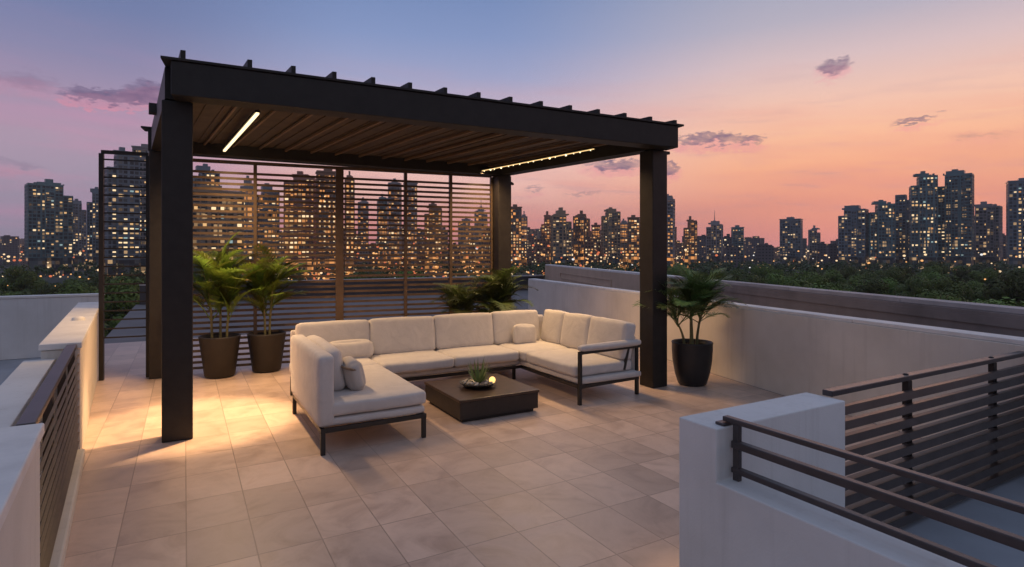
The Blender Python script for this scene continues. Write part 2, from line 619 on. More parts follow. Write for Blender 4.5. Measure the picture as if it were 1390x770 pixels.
def link_copy(src, parent=None, loc=None, rot=None, scale=None):
    c = src.copy()
    col.objects.link(c)
    c.parent = parent
    if loc is not None:
        c.location = loc
    if rot is not None:
        c.rotation_euler = rot
    if scale is not None:
        c.scale = scale
    return c


def struct(name, mb, m, bevel=0.0, org=None):
    return tag(obj(name, mb, m, None, org, bevel), kind='structure')


# ------------------------------------------------------------------ setting: ground, deck, roofs
GZ = -20.0
struct('ground', MB().add([(-6000, -6000, GZ), (6000, -6000, GZ), (6000, 6000, GZ), (-6000, 6000, GZ)], [(0, 1, 2, 3)]), M['ground'])
wallx = lambda y: 5.0 + .20 * y            # inner face of the right deck wall
leftx = lambda y: -.29 - .074 * y            # inner face of the left deck wall
struct('deck_floor', MB().prism([(-1.30, -4.0), (wallx(-4), -4.0), (wallx(12.3), 12.3), (-1.30, 12.3)], -.30, 0), M['tile'])
struct('rear_roof', MB().prism([(-1.3, 12.304), (13.9, 12.304), (14.1, 21.2), (-1.3, 21.2)], -.40, -.012), M['membrane'])
struct('side_roof', MB().prism([(wallx(-4) + .24, -4), (13.9, -4), (13.9, 12.3), (wallx(12.3) + .24, 12.3)], -.45, -.16), M['membrane'])
struct('neighbour_terrace', MB().prism([(-9, -4), (-1.304, -4), (-1.304, 11.5), (-9, 11.5)], -.40, -.012), M['landing'])
struct('landing', MB().prism([(2.16, -2.0), (wallx(-2) - .005, -2.0), (wallx(1.76) - .005, 1.755), (2.16, 1.755)], .002, .03), M['landing'])
struct('building_mass', MB().prism([(-9, -6), (14.2, -6), (14.2, 21.4), (-1.28, 21.4), (-1.28, 11.6), (-9, 11.6)], GZ, -.46), M['stucco_cool'])

# right deck wall (white stucco with a cap)
def wall_run(name, label, pts, th, z0, z1, m, cat='wall', cap=True, capm=None, ov=.012, caph=.035):
    """wall along pts; its body lies to the right of the walking direction"""
    (ax, ay), (bx, by) = pts
    d = Vector((bx - ax, by - ay)).normalized()
    nrm = Vector((d.y, -d.x))
    t = thing(name, label, cat, (ax, ay, z0))
    q = lambda a, b, s0, s1: [(a[0] + nrm.x * s0, a[1] + nrm.y * s0), (b[0] + nrm.x * s0, b[1] + nrm.y * s0), (b[0] + nrm.x * s1, b[1] + nrm.y * s1), (a[0] + nrm.x * s1, a[1] + nrm.y * s1)]
    poly = q((ax, ay), (bx, by), 0, th)
    obj('wall_body', MB().prism(poly if th > 0 else poly[::-1], z0, z1 - (caph if cap else 0)), m, t, bevel=.006)
    if cap:
        cm_b = MB()
        L_ = math.hypot(bx - ax, by - ay)
        nseg = max(1, round(L_ / 1.9))
        for k in range(nseg):
            s0 = -ov if k == 0 else L_ * k / nseg + .003
            s1 = L_ + ov if k == nseg - 1 else L_ * (k + 1) / nseg - .003
            poly = q((ax + d.x * s0, ay + d.y * s0), (ax + d.x * s1, ay + d.y * s1), -ov, th + ov)
            dz = .0015 * (k % 2)
            cm_b.prism(poly if th > 0 else poly[::-1], z1 - caph + .002, z1 + dz)
        obj('coping', cm_b, capm or M['coping'], t, bevel=.004)
    return t


wall_run('parapet_wall', 'long low white stucco wall with pale cap running along the right side of the deck', [(wallx(12.25), 12.25), (wallx(-4), -4)], -.22, 0.002, .95, M['stucco'])
ow = wall_run('outer_parapet', 'weathered grey parapet with grooved bands beyond the white deck wall on the right', [(4.3 + 9.4 * 13.2 / 25.1, 9.2), (4.3, -4)], -.28, -.158, 1.08, M['parapet_grey'], capm=M['parapet_cap'], ov=.03, caph=.05)
ow2 = wall_run('outer_parapet', 'pale beige outer parapet, its colour warmed as if lamplit, with a framed panel seen past the white deck wall', [(13.7, 21.1), (4.3 + 9.4 * 13.23 / 25.1, 9.23)], -.28, -.158, 1.085, M['stucco_warm_lit'], ov=.02, caph=.05)
# grooved bands and a framed panel on the outer parapet
d_ = (Vector((13.7, 21.1)) - Vector((4.3, -4))).normalized()
nb = MB()
for z0, z1 in ((.90, .985), (.66, .70)):
    a = Vector((4.3, -4)) + d_ * .02
    b = Vector((4.3 + 9.4 * 13.2 / 25.1, 9.2)) - d_ * .02
    n_ = Vector((-d_.y, d_.x)) * .016
    nb.hexa([(*(a), z0), (*(b), z0), (*(b + n_), z0), (*(a + n_), z0), (*(a), z1), (*(b), z1), (*(b + n_), z1), (*(a + n_), z1)])
obj('band', nb, M['parapet_grey'], ow)
fr = MB()
pa, pb = Vector((4.3, -4)) + d_ * 18.0, Vector((4.3, -4)) + d_ * 24.0
nn_ = Vector((-d_.y, d_.x)) * .03
for (s0, s1, z0, z1) in ((0, 1, .60, .63), (0, 1, .80, .83), (0, .006, .63, .80), (.994, 1, .63, .80)):
    a, b = pa.lerp(pb, s0), pa.lerp(pb, s1)
    fr.hexa([(*a, z0), (*b, z0), (*(b + nn_), z0), (*(a + nn_), z0), (*a, z1), (*b, z1), (*(b + nn_), z1), (*(a + nn_), z1)])
obj('panel_frame', fr, M['stucco_warm_lit'], ow2)
wall_run('rear_parapet', 'dark low parapet closing the rear roof behind the slat screen', [(13.66, 21.15), (-1.2, 21.15)], .26, -.01, .62, M['parapet_dark'], capm=M['parapet_cap'], caph=.05)
wall_run('neighbour_wall', 'pale grey wall across the neighbouring terrace at the far left', [(-1.14, 11.25), (-8.9, 11.25)], .2, -.01, .94, M['stucco_cool'])

# left deck wall: far solid stretch, near solid stretch, both thing of their own; slat gate panel between
def left_wall(name, label, y0, y1, z1, taper):
    t = thing(name, label, 'wall', (leftx(y0), y0, 0.002))
    xs0, xs1 = leftx(y0), leftx(y1)
    poly = [(xs0, y0), (xs1, y1), (xs1 - .24, y1), (xs0 - .24, y0)]
    obj('wall_body', MB().prism(poly[::-1] if False else [poly[3], poly[0], poly[1], poly[2]], .002, z1 - .05), M['stucco'], t, bevel=.01)
    mb = MB()
    a, b = poly[3], poly[0]
    c, d = poly[1], poly[2]
    ov = .012
    mb.hexa([(a[0] - ov, a[1] - ov, z1 - .047), (b[0] + ov, b[1] - ov, z1 - .047), (c[0] + ov, c[1] + ov, z1 - .047), (d[0] - ov, d[1] + ov, z1 - .047),
             (a[0] - ov, a[1] - ov, z1 - taper), (b[0] + ov, b[1] - ov, z1), (c[0] + ov, c[1] + ov, z1), (d[0] - ov, d[1] + ov, z1)])
    obj('coping', mb, M['coping'], t, bevel=.006)
    return t


lw = left_wall('side_wall', 'warmly lit white stucco wall on the left beyond the slatted railing', 5.5, 9.85, .91, .0)
obj('cap_vent', MB().lathe([(.0, .948), (.035, .945), (.055, .93), (.06, .905)], 16, (leftx(7.3) - .11, 7.3)), M['coping'], lw)
left_wall('side_wall', 'near white wall block at the left edge before the slatted railing', -3.0, 3.0, .90, .0)
# kerb and outer ledge under the railing
lk = thing('kerb_wall', 'low white kerb under the slatted railing at the left', 'kerb', (leftx(3), 3.0, 0.002))
obj('kerb_body', MB().prism([(leftx(3.01) - .2, 3.01), (leftx(3.01) + .03, 3.01), (leftx(5.49) + .03, 5.49), (leftx(5.49) - .2, 5.49)], .002, .09), M['stucco'], lk, bevel=.01)
oz = thing('outer_ledge', 'pale wide ledge on the outer side of the left slatted railing', 'ledge', (leftx(3) - .3, 3.0, 0))
obj('ledge_body', MB().prism([(leftx(3.01) - .34, 3.01), (leftx(3.01) - .15, 3.01), (leftx(5.49) - .15, 5.49), (leftx(5.49) - .34, 5.49)], .092, .80), M['stucco_cool'], oz, bevel=.006)

# slatted railing on the left
lr = thing('slat_railing', 'brown slatted metal railing panel between the two left wall stretches', 'railing', (leftx(3.0), 3.0, .092))
pA, pB = Vector((leftx(3.03) - .05, 3.03, 0)), Vector((leftx(5.47) - .05, 5.47, 0))
obj('top_rail', MB().bar(pA + Vector((0, 0, .885)), pB + Vector((0, 0, .885)), .065, .03), M['rail'], lr, bevel=.004)
for k in range(4):
    p = pA.lerp(pB, .02 + .32 * k)
    obj('post', MB().box(p.x - .02, p.x + .02, p.y - .02, p.y + .02, .092, .868), M['metal_brown'], lr)
sl = MB()
for k in range(11):
    z = .14 + k * .066
    sl.bar(pA + Vector((.035, .0, z)), pB + Vector((.035, 0, z)), .014, .042, R(20))
obj('slat_panel', sl, M['metal_brown'], lr)

# ------------------------------------------------------------------ stair bulkhead at the right front
bh = thing('stair_wall', 'L-shaped white stair wall block at the right front with a stepped ledge', 'wall', (1.975, 1.9, 0.002))
x0_, x1_, x2_, y0_, y1_, y2_, z0_, z1_, z2_ = 1.975, 2.155, 2.925, -2.0, 1.70, 1.915, .002, .617, .845
V_ = [(x0_, y0_, z0_), (x0_, y0_, z1_), (x0_, y1_, z1_), (x0_, y1_, z2_), (x0_, y2_, z2_), (x0_, y2_, z0_), (x1_, y0_, z0_), (x1_, y1_, z0_), (x1_, y1_, z1_), (x1_, y0_, z1_),
      (x2_, y1_, z0_), (x2_, y1_, z2_), (x2_, y2_, z2_), (x2_, y2_, z0_)]
obj('wall_body', MB().add(V_, [(0, 1, 2, 3, 4, 5), (7, 10, 11, 3, 2, 8), (1, 9, 8, 2), (6, 7, 8, 9), (3, 11, 12, 4), (5, 4, 12, 13), (10, 13, 12, 11), (0, 6, 9, 1), (0, 5, 13, 10, 7, 6)]), M['stucco_cool'], bh, bevel=.006)
st_ = thing('step_light', 'small recessed wall light glowing low on the back of the stair wall', 'wall light', (2.18, 1.918, .22))
obj('housing', MB().box(2.08, 2.28, 1.916, 1.926, .17, .27), M['metal'], st_, bevel=.003)
obj('lens', MB().box(2.095, 2.265, 1.927, 1.931, .185, .255), M['step'], st_)

br_ = thing('ledge_railing', 'three-bar dark metal handrail on the stepped ledge of the stair wall', 'railing', (2.07, 1.67, .617))
obj('post', MB().box(2.058, 2.082, 1.655, 1.685, .618, .86), M['rail'], br_, bevel=.003)
obj('post', MB().box(2.058, 2.082, -.615, -.585, .618, .86), M['rail'], br_, bevel=.003)
for z, h_ in ((.872, .022), (.772, .032), (.662, .024)):
    obj('bar', MB().bar((2.07, 1.69 if z < .86 else 1.735, z), (2.07, -1.9, z), .034, h_), M['rail'], br_, bevel=.004)
obj('end_plate', MB().box(2.03, 2.11, 1.705, 1.755, .846, .858), M['rail'], br_, bevel=.003)

rr = thing('slat_railing', 'long dark railing with ten broad tilted blades right of the stair wall', 'railing', (2.93, 1.80, 0.03))
xe = wallx(1.8) - .02
obj('top_rail', MB().bar((2.93, 1.80, .862), (xe, 1.80, .862), .055, .03), M['rail'], rr, bevel=.004)
for px_ in (3.71, 4.82):
    obj('post', MB().box(px_ - .024, px_ + .024, 1.775, 1.81, .032, .845), M['metal'], rr, bevel=.003)
    obj('bolt_cap', MB().ball((px_, 1.80, .878), .016, 10, 6, (1, 1, .5)), M['metal'], rr)
for k in range(10):
    z = .075 + k * .078
    obj('blade', MB().bar((2.935, 1.752, z), (xe, 1.752, z), .064, .042, R(-14)), M['rail'], rr)

# ------------------------------------------------------------------ pergola
FL, FR_, BR, BL = Vector((-.05, 5.75)), Vector((4.90, 5.16)), Vector((4.40, 8.05)), Vector((-.27, 8.66))
zb = lambda u: 2.885 - .07 * u      # underside of the beams falls slightly to the right
zt = lambda u: 3.165 - .10 * u


def plan(u, v):
    a = FL.lerp(FR_, u)
    b = BL.lerp(BR, u)
    return a.lerp(b, v)


def slab4(p, z0, z1):
    """hexahedron over 4 plan points with z as function of each point's u"""
    return [(*q, z0(u)) for q, u in p] + [(*q, z1(u)) for q, u in p]


pg = thing('pergola', 'dark bronze flat pergola with louvred roof and four square posts over the sofa', 'pergola', (FL.x, FL.y, 0))
xu = (FR_ - FL).normalized()
yu = (BL - FL).normalized()
for p, u in ((FL, 0), (FR_, 1), (BR, 1), (BL, 0)):
    h_ = .115
    obj('post', MB().box(p.x - h_, p.x + h_, p.y - h_, p.y + h_, .002, zb(u) - .001), M['metal'], pg, bevel=.008)


def beam(u0, v0, u1, v1, wd, z0=zb, z1=zt, ext=0.0):
    a, b = plan(u0, v0), plan(u1, v1)
    d = (b - a).normalized()
    a = a - d * ext
    b = b + d * ext
    n_ = Vector((-d.y, d.x)) * wd / 2
    return MB().hexa(slab4([(a - n_, u0), (b - n_, u1), (b + n_, u1), (a + n_, u0)], z0, z1))


obj('front_beam', beam(0, -.075, 1, -.075, .22, ext=.05), M['metal'], pg, bevel=.008)
obj('back_beam', beam(0, 1, 1, 1, .23, ext=.115), M['metal'], pg, bevel=.008)
obj('side_beam', beam(0, -.036, 0, .958, .20, lambda u: zb(u) + .012, lambda u: zt(u) - .004), M['metal'], pg)
obj('side_beam', beam(1, -.036, 1, .958, .20, lambda u: zb(u) + .012, lambda u: zt(u) - .004), M['metal'], pg)
# thin cap flanges over the beams
for v in (-.075, 1):
    obj('cap_flange', beam(0, v, 1, v, .25, lambda u: zt(u) + .002, lambda u: zt(u) + .024, ext=.12 if v < 0 else .19), M['metal'], pg, bevel=.003)
# cross beam ends that show on the left side
cb = MB()
cb.hexa(slab4([(plan(-.035, .48), 0), (plan(1.03, .48), 1), (plan(1.03, .52), 1), (plan(-.035, .52), 0)], lambda u: zt(u) - .085, lambda u: zt(u) + .02))
obj('middle_beam', cb, M['metal'], pg, bevel=.004)
for v in (.5,):
    a = plan(0, v)
us = [.004, .104] + [.174 + .0692 * k for k in range(13)]
for u in us:
    a, b = plan(u, -.10), plan(u, 1.03)
    n_ = xu * .019
    z0, z1 = zt(u) + .026, zt(u) + .105 - .025 * u
    obj('rafter', MB().hexa([(*(a - n_), z0), (*(a + n_), z0), (*(b + n_), z0), (*(b - n_), z0), (*(a - n_), z1), (*(a + n_), z1), (*(b + n_), z1), (*(b - n_), z1)]), M['metal'], pg, bevel=.003)
# closed louvre ceiling: overlapping tilted boards with a ridge under every rafter
lv = MB()
nb_ = 30
for k in range(nb_):
    u0, u1 = .024 + .952 * k / nb_, .024 + .952 * (k + 1.12) / nb_
    u1 = min(u1, .978)
    a, b, c, d = plan(u0, -.036), plan(u1, -.036), plan(u1, .957), plan(u0, .957)
    zz = zb(u0) + .145
    lv.hexa([(*a, zz), (*b, zz + .008), (*c, zz + .008), (*d, zz), (*a, zz + .012), (*b, zz + .020), (*c, zz + .020), (*d, zz + .012)])
obj('louvre_ceiling', lv, M['soffit'], pg)
for u in us[1:-1]:
    a, b = plan(u, -.036), plan(u, .957)
    n_ = xu * .012
    z0, z1 = zb(u) + .112, zb(u) + .143
    obj('ceiling_rib', MB().hexa([(*(a - n_), z0), (*(a + n_), z0), (*(b + n_), z0), (*(b - n_), z0), (*(a - n_), z1), (*(a + n_), z1), (*(b + n_), z1), (*(b - n_), z1)]), M['rib'], pg, bevel=.004)
# small bracket stubs right of the front post
obj('bracket', MB().box(5.016, 5.075, 5.06, 5.12, 2.78, 2.815), M['metal'], pg, bevel=.003)

# linear lamps on the ceiling
def strip_lamp(label, u0, v0, u1, v1, m, power, beads=0):
    a, b = plan(u0, v0), plan(u1, v1)
    za, z1 = zb(u0) + .045, zb(u1) + .045
    t = thing('linear_light', label, 'lamp', (a.x, a.y, za))
    obj('housing', MB().bar((a.x, a.y, za + .02), (b.x, b.y, z1 + .02), .05, .022), M['metal'], t)
    d = (Vector((b.x, b.y, z1)) - Vector((a.x, a.y, za)))
    if not beads:
        obj('diffuser', MB().bar((a.x, a.y, za), (b.x, b.y, z1), .028, .016), m, t)
    else:
        obj('diffuser', MB().bar((a.x, a.y, za + .003), (b.x, b.y, z1 + .003), .012, .008), m, t)
        rnd = random.Random(4)
        for k in range(beads):
            p = Vector((a.x, a.y, za)) + d * ((k + .5 + rnd.uniform(-.2, .2)) / beads)
            obj('led_bead', MB().ball((p.x, p.y, p.z - .006), rnd.choice((.007, .009, .014)), 8, 6), M['bead'], t)
    ld = bpy.data.lights.new('strip_glow', 'AREA')
    ld.shape = 'RECTANGLE'
    ld.size = d.length
    ld.size_y = .04
    ld.energy = power
    ld.color = (1, .62, .30)
    ld.spread = R(140)
    lo = bpy.data.objects.new('strip_glow', ld)
    col.objects.link(lo)
    lo.parent = t
    mid = d / 2
    lo.location = (mid.x, mid.y, mid.z - .03)
    lo.rotation_euler = (0, 0, math.atan2(d.y, d.x))
    return t


strip_lamp('bright white-hot linear lamp under the left end of the pergola ceiling', .137, .09, .15, .92, M['strip'], 72)
strip_lamp('thin string-like row of golden lights under the right end of the pergola ceiling', .905, .14, .915, .97, M['strip_dim'], 60, 16)
sp_d = bpy.data.lights.new('added_pool_spot', 'SPOT')  # spot added at the left strip to make the warm floor pool
sp_d.energy = 680
sp_d.color = (1, .62, .30)
sp_d.spot_size = R(43)
sp_d.spot_blend = .6
sp_d.shadow_soft_size = .05
sp_o = bpy.data.objects.new('added_pool_spot', sp_d)
col.objects.link(sp_o)
pn = plan(.137, .12)
sp_o.location = (pn.x, pn.y, zb(.137) + .01)
sp_o.rotation_euler = Vector((.06 - pn.x, 6.18 - pn.y, -2.9)).to_track_quat('-Z', 'Y').to_euler()
cm_ = thing('wall_sensor', 'tiny dark sensor box on the outer side of the rear right pergola post', 'sensor', (4.53, 8.0, 2.72))
obj('housing', MB().box(4.517, 4.56, 7.97, 8.03, 2.68, 2.73), M['metal'], cm_, bevel=.006)
obj('lens', MB().ball((4.575, 8.0, 2.70), .022, 10, 6), M['metal'], cm_)

# ------------------------------------------------------------------ slat screens
def screen(label, a, b, z0, z1, cuts, posts, npitch, m=M['metal_brown'], sh=.033):
    a, b = Vector(a), Vector(b)
    t = thing('slat_screen', label, 'screen', (a.x, a.y, 0))
    d = (b - a).normalized()
    L_ = (b - a).length
    n_ = Vector((-d.y, d.x))
    for s0, s1 in zip(cuts[:-1], cuts[1:]):
        mb = MB()
        p, q = a + d * (s0 * L_ + .018), a + d * (s1 * L_ - .018)
        k = 0
        z = z0 + .03
        while z < z1 - .05:
            mb.bar((*p, z), (*q, z), .012, sh, R(random.uniform(-3, 3)))
            z += npitch
        obj('slat_panel', mb, m, t)
    for s0, wd in posts:
        p = a + d * s0 * L_
        mb = MB()
        u = d * wd / 2
        w_ = n_ * .03
        c = [p - u - w_, p + u - w_, p + u + w_, p - u + w_]
        mb.prism([tuple(q) for q in c], .001, z1 + .002)
        obj('mullion', mb, m, t, bevel=.003)
    p, q = a, b
    obj('top_rail', MB().bar((*p, z1 + .022), (*q, z1 + .022), .06, .04), m, t)
    return t


sA, sB = (-.13, 8.72), (4.27, 8.16)
screen('tall brown horizontal slat screen between the rear pergola posts behind the sofa', sA, sB, .04, 2.80,
       [0, .222, .473, .689, .848, 1.0], [(.0, .03), (.222, .045), (.473, .11), (.689, .045), (.848, .045), (1.0, .03)], .0745)
screen('narrow dark slat screen wing standing left of the pergola above the deck', (-.90, 8.80), (-.40, 8.74), .50, 2.84, [0, 1.0], [(0, .05), (1.0, .05)], .112, M['metal'], .018)

# ------------------------------------------------------------------ sofa
so = thing('sectional_sofa', 'large U-shaped oatmeal fabric outdoor sofa on thin black metal legs', 'sofa', (.93, 4.68, 0))
fm = M['sofa_metal']


def legs(pts):
    for x, y in pts:
        obj('leg', MB().box(x - .018, x + .018, y - .018, y + .018, .001, .19), fm, so, bevel=.003)


legs([(.95, 4.68), (1.80, 4.70), (.95, 6.02), (3.60, 4.88), (4.44, 4.94), (3.62, 6.30), (1.82, 6.18), (4.44, 6.88), (1.05, 6.82)])
fb = MB()
for a, b in (((.93, 4.68), (1.82, 4.70)), ((.95, 4.68), (.95, 6.04)), ((1.80, 4.70), (1.80, 6.12)), ((1.78, 6.12), (3.66, 6.12)), ((3.62, 6.12), (3.60, 4.87)),
             ((3.58, 4.88), (4.46, 4.94)), ((4.45, 4.94), (4.45, 6.88)), ((1.04, 6.84), (4.46, 6.88)), ((1.05, 6.04), (1.05, 6.84))):
    fb.bar((*a, .19), (*b, .19), .034, .034)
obj('base_frame', fb, fm, so)
F = M['fabric']
# upholstered bases
ub = MB()
ub.cushion((1.385, 5.385, .243), (.87, 1.38, .075), .03, .004, seed=1)
ub.cushion((2.72, 6.48, .243), (3.3, .72, .075), .03, .004, seed=2, n=16)
ub.cushion((4.03, 5.87, .243), (.86, 2.0, .075), .03, .004, seed=3)
obj('seat_base', ub, F, so)
# seat cushions
obj('seat_cushion', MB().cushion((1.40, 5.40, .342), (.86, 1.42, .125), .036, .010, seed=4, n=18), F, so)
obj('seat_cushion', MB().cushion((1.42, 6.40, .342), (.84, .58, .125), .036, .010, seed=5, n=16), F, so)
obj('seat_cushion', MB().cushion((2.265, 6.36, .342), (.84, .68, .125), .036, .010, seed=6, n=16), F, so)
obj('seat_cushion', MB().cushion((3.12, 6.37, .342), (.86, .68, .125), .036, .010, seed=7, n=16), F, so)
obj('seat_cushion', MB().cushion((3.98, 6.36, .342), (.84, .86, .125), .036, .010, seed=8, n=16), F, so)
obj('seat_cushion', MB().cushion((3.96, 5.42, .342), (.80, 1.00, .125), .036, .010, seed=9, n=16), F, so)
# backs and left arm
sh = MB()
sh.cushion((.985, 5.40, .49), (.13, 1.42, .58), .035, .006, seed=10, n=14)
obj('arm', sh, F, so)
bk = MB()
bk.cushion((2.72, 6.845, .47), (3.36, .09, .52), .03, .004, seed=11, n=16)
obj('back_panel', bk, F, so)
bk = MB()
bk.cushion((4.43, 5.93, .44), (.08, 1.9, .44), .03, .004, seed=12, n=14)
obj('back_panel', bk, F, so)
# back cushions, leaning
tilt = Matrix.Rotation(R(-11), 3, 'X')
for i, (xc, wd) in enumerate(((1.48, .80), (2.29, .80), (3.10, .80), (3.86, .70))):
    obj('back_cushion', MB().cushion((xc, 6.70, .60), (wd, .16, .42), .036, .011, tilt @ Matrix.Rotation(R(random.uniform(-1, 1)), 3, 'Y'), 14, 20 + i), F, so)
tilt2 = Matrix.Rotation(R(11), 3, 'Y')
for i, (yc, wd) in enumerate(((6.38, .46), (5.86, .56), (5.25, .66))):
    obj('back_cushion', MB().cushion((4.31, yc, .61), (.16, wd, .42), .036, .011, tilt2 @ Matrix.Rotation(R(random.uniform(-1.2, 1.2)), 3, 'X'), 14, 30 + i), F, so)
obj('back_cushion', MB().cushion((1.125, 5.52, .585), (.16, 1.02, .38), .065, .02, Matrix.Rotation(R(-9), 3, 'Y'), 14, 40), F, so)
# right arm: open black frame with an upholstered pad
ra = MB()
ra.bar((3.60, 4.875, .19), (3.60, 4.875, .56), .034, .034)
ra.bar((3.585, 4.875, .545), (4.46, 4.93, .545), .034, .03)
ra.bar((4.43, 4.93, .19), (4.43, 4.93, .56), .03, .03)
ra.bar((4.30, 4.92, .545), (4.235, 4.92, .30), .03, .02)
arm = obj('arm_frame', ra, fm, so)
obj('arm_pad', MB().cushion((4.03, 4.905, .592), (.88, .09, .065), .028, .006, Matrix.Rotation(math.atan2(.055, .86), 3, 'Z'), 12, 41), F, arm)

# loose pillows
def pillow(name, label, c, dim, rot, seed, m, r=.06):
    t = MB().cushion((0, 0, 0), dim, r, .02, rot, 14, seed, .007)
    return tag(obj(name, MB().add([(x + c[0], y + c[1], z + c[2]) for x, y, z in t.v], t.f, True), m, None, c), label, 'pillow')


pillow('lumbar_pillow', 'wide low lumbar pillow leaning on the left rear back cushion', (1.62, 6.53, .50), (.50, .11, .20), Matrix.Rotation(R(-14), 3, 'X'), 50, M['fabric'])
pillow('throw_pillow', 'small square pillow in the right rear corner of the sofa', (3.90, 6.50, .52), (.31, .10, .25), Matrix.Rotation(R(-12), 3, 'X') @ Matrix.Rotation(R(3), 3, 'Y'), 51, M['fabric'], .035)
bp_ = thing('bolster_pillow', 'grey bolster pillow with a woven strap against the chaise arm', 'pillow', (1.27, 5.14, .41))
obj('pillow_body', MB().cushion((1.285, 5.08, .535), (.14, .30, .27), .065, .02, Matrix.Rotation(R(-14), 3, 'Y'), 14, 52), M['fabric_pillow'], bp_)
lp = []
for k in range(33):
    a = 2 * PI * k / 32
    cy_ = 5.08 + (.078 if math.sin(a) > 0 else -.078)
    px_, py_ = .079 * math.cos(a), .079 * math.sin(a)
    lp.append((1.285 + px_ - .03, cy_ + py_, .60 - px_ * .25))
obj('strap', MB().tube(lp, .011, 6, False), M['wicker'], bp_)

# ------------------------------------------------------------------ coffee table and its centrepiece
ct = thing('coffee_table', 'low square dark brown coffee table in front of the sofa', 'table', (2.66, 5.34, 0))
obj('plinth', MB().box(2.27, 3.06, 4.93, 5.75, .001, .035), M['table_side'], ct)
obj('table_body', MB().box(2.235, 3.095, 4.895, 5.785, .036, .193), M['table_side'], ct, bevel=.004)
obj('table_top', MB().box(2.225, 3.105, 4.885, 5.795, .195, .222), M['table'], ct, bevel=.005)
cx, cy, cz = 2.63, 5.32, .2225
bw = thing('planted_bowl', 'shallow dark bowl with a spiky succulent and pale pebbles on the coffee table', 'bowl', (cx, cy, cz))
obj('bowl', MB().lathe([(0, cz + .001), (.10, cz + .001), (.155, cz + .018), (.195, cz + .048), (.187, cz + .050), (.145, cz + .026), (.0, cz + .02)], 36, (cx, cy)), M['bowl'], bw)
su = MB()
rnd = random.Random(5)
for k in range(46):
    a = rnd.uniform(0, 2 * PI)
    t_ = rnd.uniform(.08, 1.0)
    ln = .11 + .16 * (1 - t_) + rnd.uniform(0, .05)
    el_ = R(85 - 55 * t_)
    dx = Vector((math.cos(a) * math.cos(el_), math.sin(a) * math.cos(el_), math.sin(el_)))
    sd_ = Vector((-math.sin(a), math.cos(a), 0)) * .011
    b0 = Vector((cx + math.cos(a) * .02, cy + math.sin(a) * .02, cz + .03))
    p1 = b0 + dx * ln * .5
    p2 = b0 + dx * ln + Vector((0, 0, .012))
    su.add([b0 - sd_ * .7, b0 + sd_ * .7, p1 + sd_, p1 - sd_, p2], [(0, 1, 2, 3), (3, 2, 4)])
obj('succulent', su, M['succulent'], bw)
for k in range(26):
    a, rr_ = rnd.uniform(0, 2 * PI), rnd.uniform(.06, .17)
    obj('pebble', MB().ball((cx + rr_ * math.cos(a), cy + rr_ * math.sin(a), cz + .038 + rnd.uniform(0, .016)), rnd.uniform(.012, .02), 8, 6, (1, rnd.uniform(.7, 1), .8)), M['pebble'], bw)
obj('candle', MB().ball((cx + .13, cy - .07, cz + .064), .034, 16, 10), M['wax'], bw)


# ------------------------------------------------------------------ potted palms
def frond_mesh(seed, ln, nleaf, leafl, leafw, arch, m):
    """one pinnate frond growing along +X and up, arching over"""
    rnd = random.Random(seed)
    mb = MB()
    pts = []
    for i in range(13):
        t = i / 12
        ang = R(62) - arch * t * t - .25 * t
        if i == 0:
            p = Vector((0, 0, 0))
        else:
            p = pts[-1] + Vector((math.cos(ang), 0, math.sin(ang))) * ln / 12
        pts.append(p)
    mb.tube(pts, [.007 * (1 - .8 * i / 12) + .001 for i in range(13)], 5)
    for k in range(nleaf):
        t = .22 + .78 * k / (nleaf - 1)
        f = t * 12
        i = min(int(f), 11)
        p = pts[i].lerp(pts[i + 1], f - i)
        tan = (pts[i + 1] - pts[i]).normalized()
        sz = leafl * (math.sin(PI * min(1, .18 + .80 * t)) * .75 + .25) * rnd.uniform(.85, 1.12)
        for sg in (-1, 1):
            out = (Vector((0, sg, 0)) * .80 + tan * (.45 + .5 * t) + Vector((0, 0, .22))).normalized()
            wv = out.cross(Vector((0, 0, 1))).normalized() * leafw
            q = p.copy()
            vs = [q - wv * .4, q + wv * .4]
            dr = rnd.uniform(.15, .5)
            dd = out.copy()
            for st2_, ww in ((.35, 1.0), (.35, .85), (.3, 0.04)):
                dd = (dd + Vector((0, 0, -dr * st2_))).normalized()
                q = q + dd * sz * st2_
                vs += [q - wv * ww, q + wv * ww]
            mb.add(vs, [(0, 1, 3, 2), (2, 3, 5, 4), (4, 5, 7, 6)], True)
    return mb.mesh('frond', [m])


FRD = {}
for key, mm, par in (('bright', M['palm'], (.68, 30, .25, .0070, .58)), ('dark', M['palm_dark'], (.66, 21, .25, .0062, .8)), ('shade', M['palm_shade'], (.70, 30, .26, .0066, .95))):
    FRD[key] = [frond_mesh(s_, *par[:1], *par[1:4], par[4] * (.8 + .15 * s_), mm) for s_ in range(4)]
POTS = {
    'cone': [(0, .012), (.172, .012), (.180, .02), (.243, .50), (.247, .52), (.232, .525), (.222, .50), (.215, .46), (0, .46)],
    'round': [(0, .004), (.150, .004), (.168, .018), (.205, .14), (.232, .30), (.240, .43), (.240, .50), (.246, .515), (.238, .525), (.224, .51), (.220, .46), (0, .46)],
}


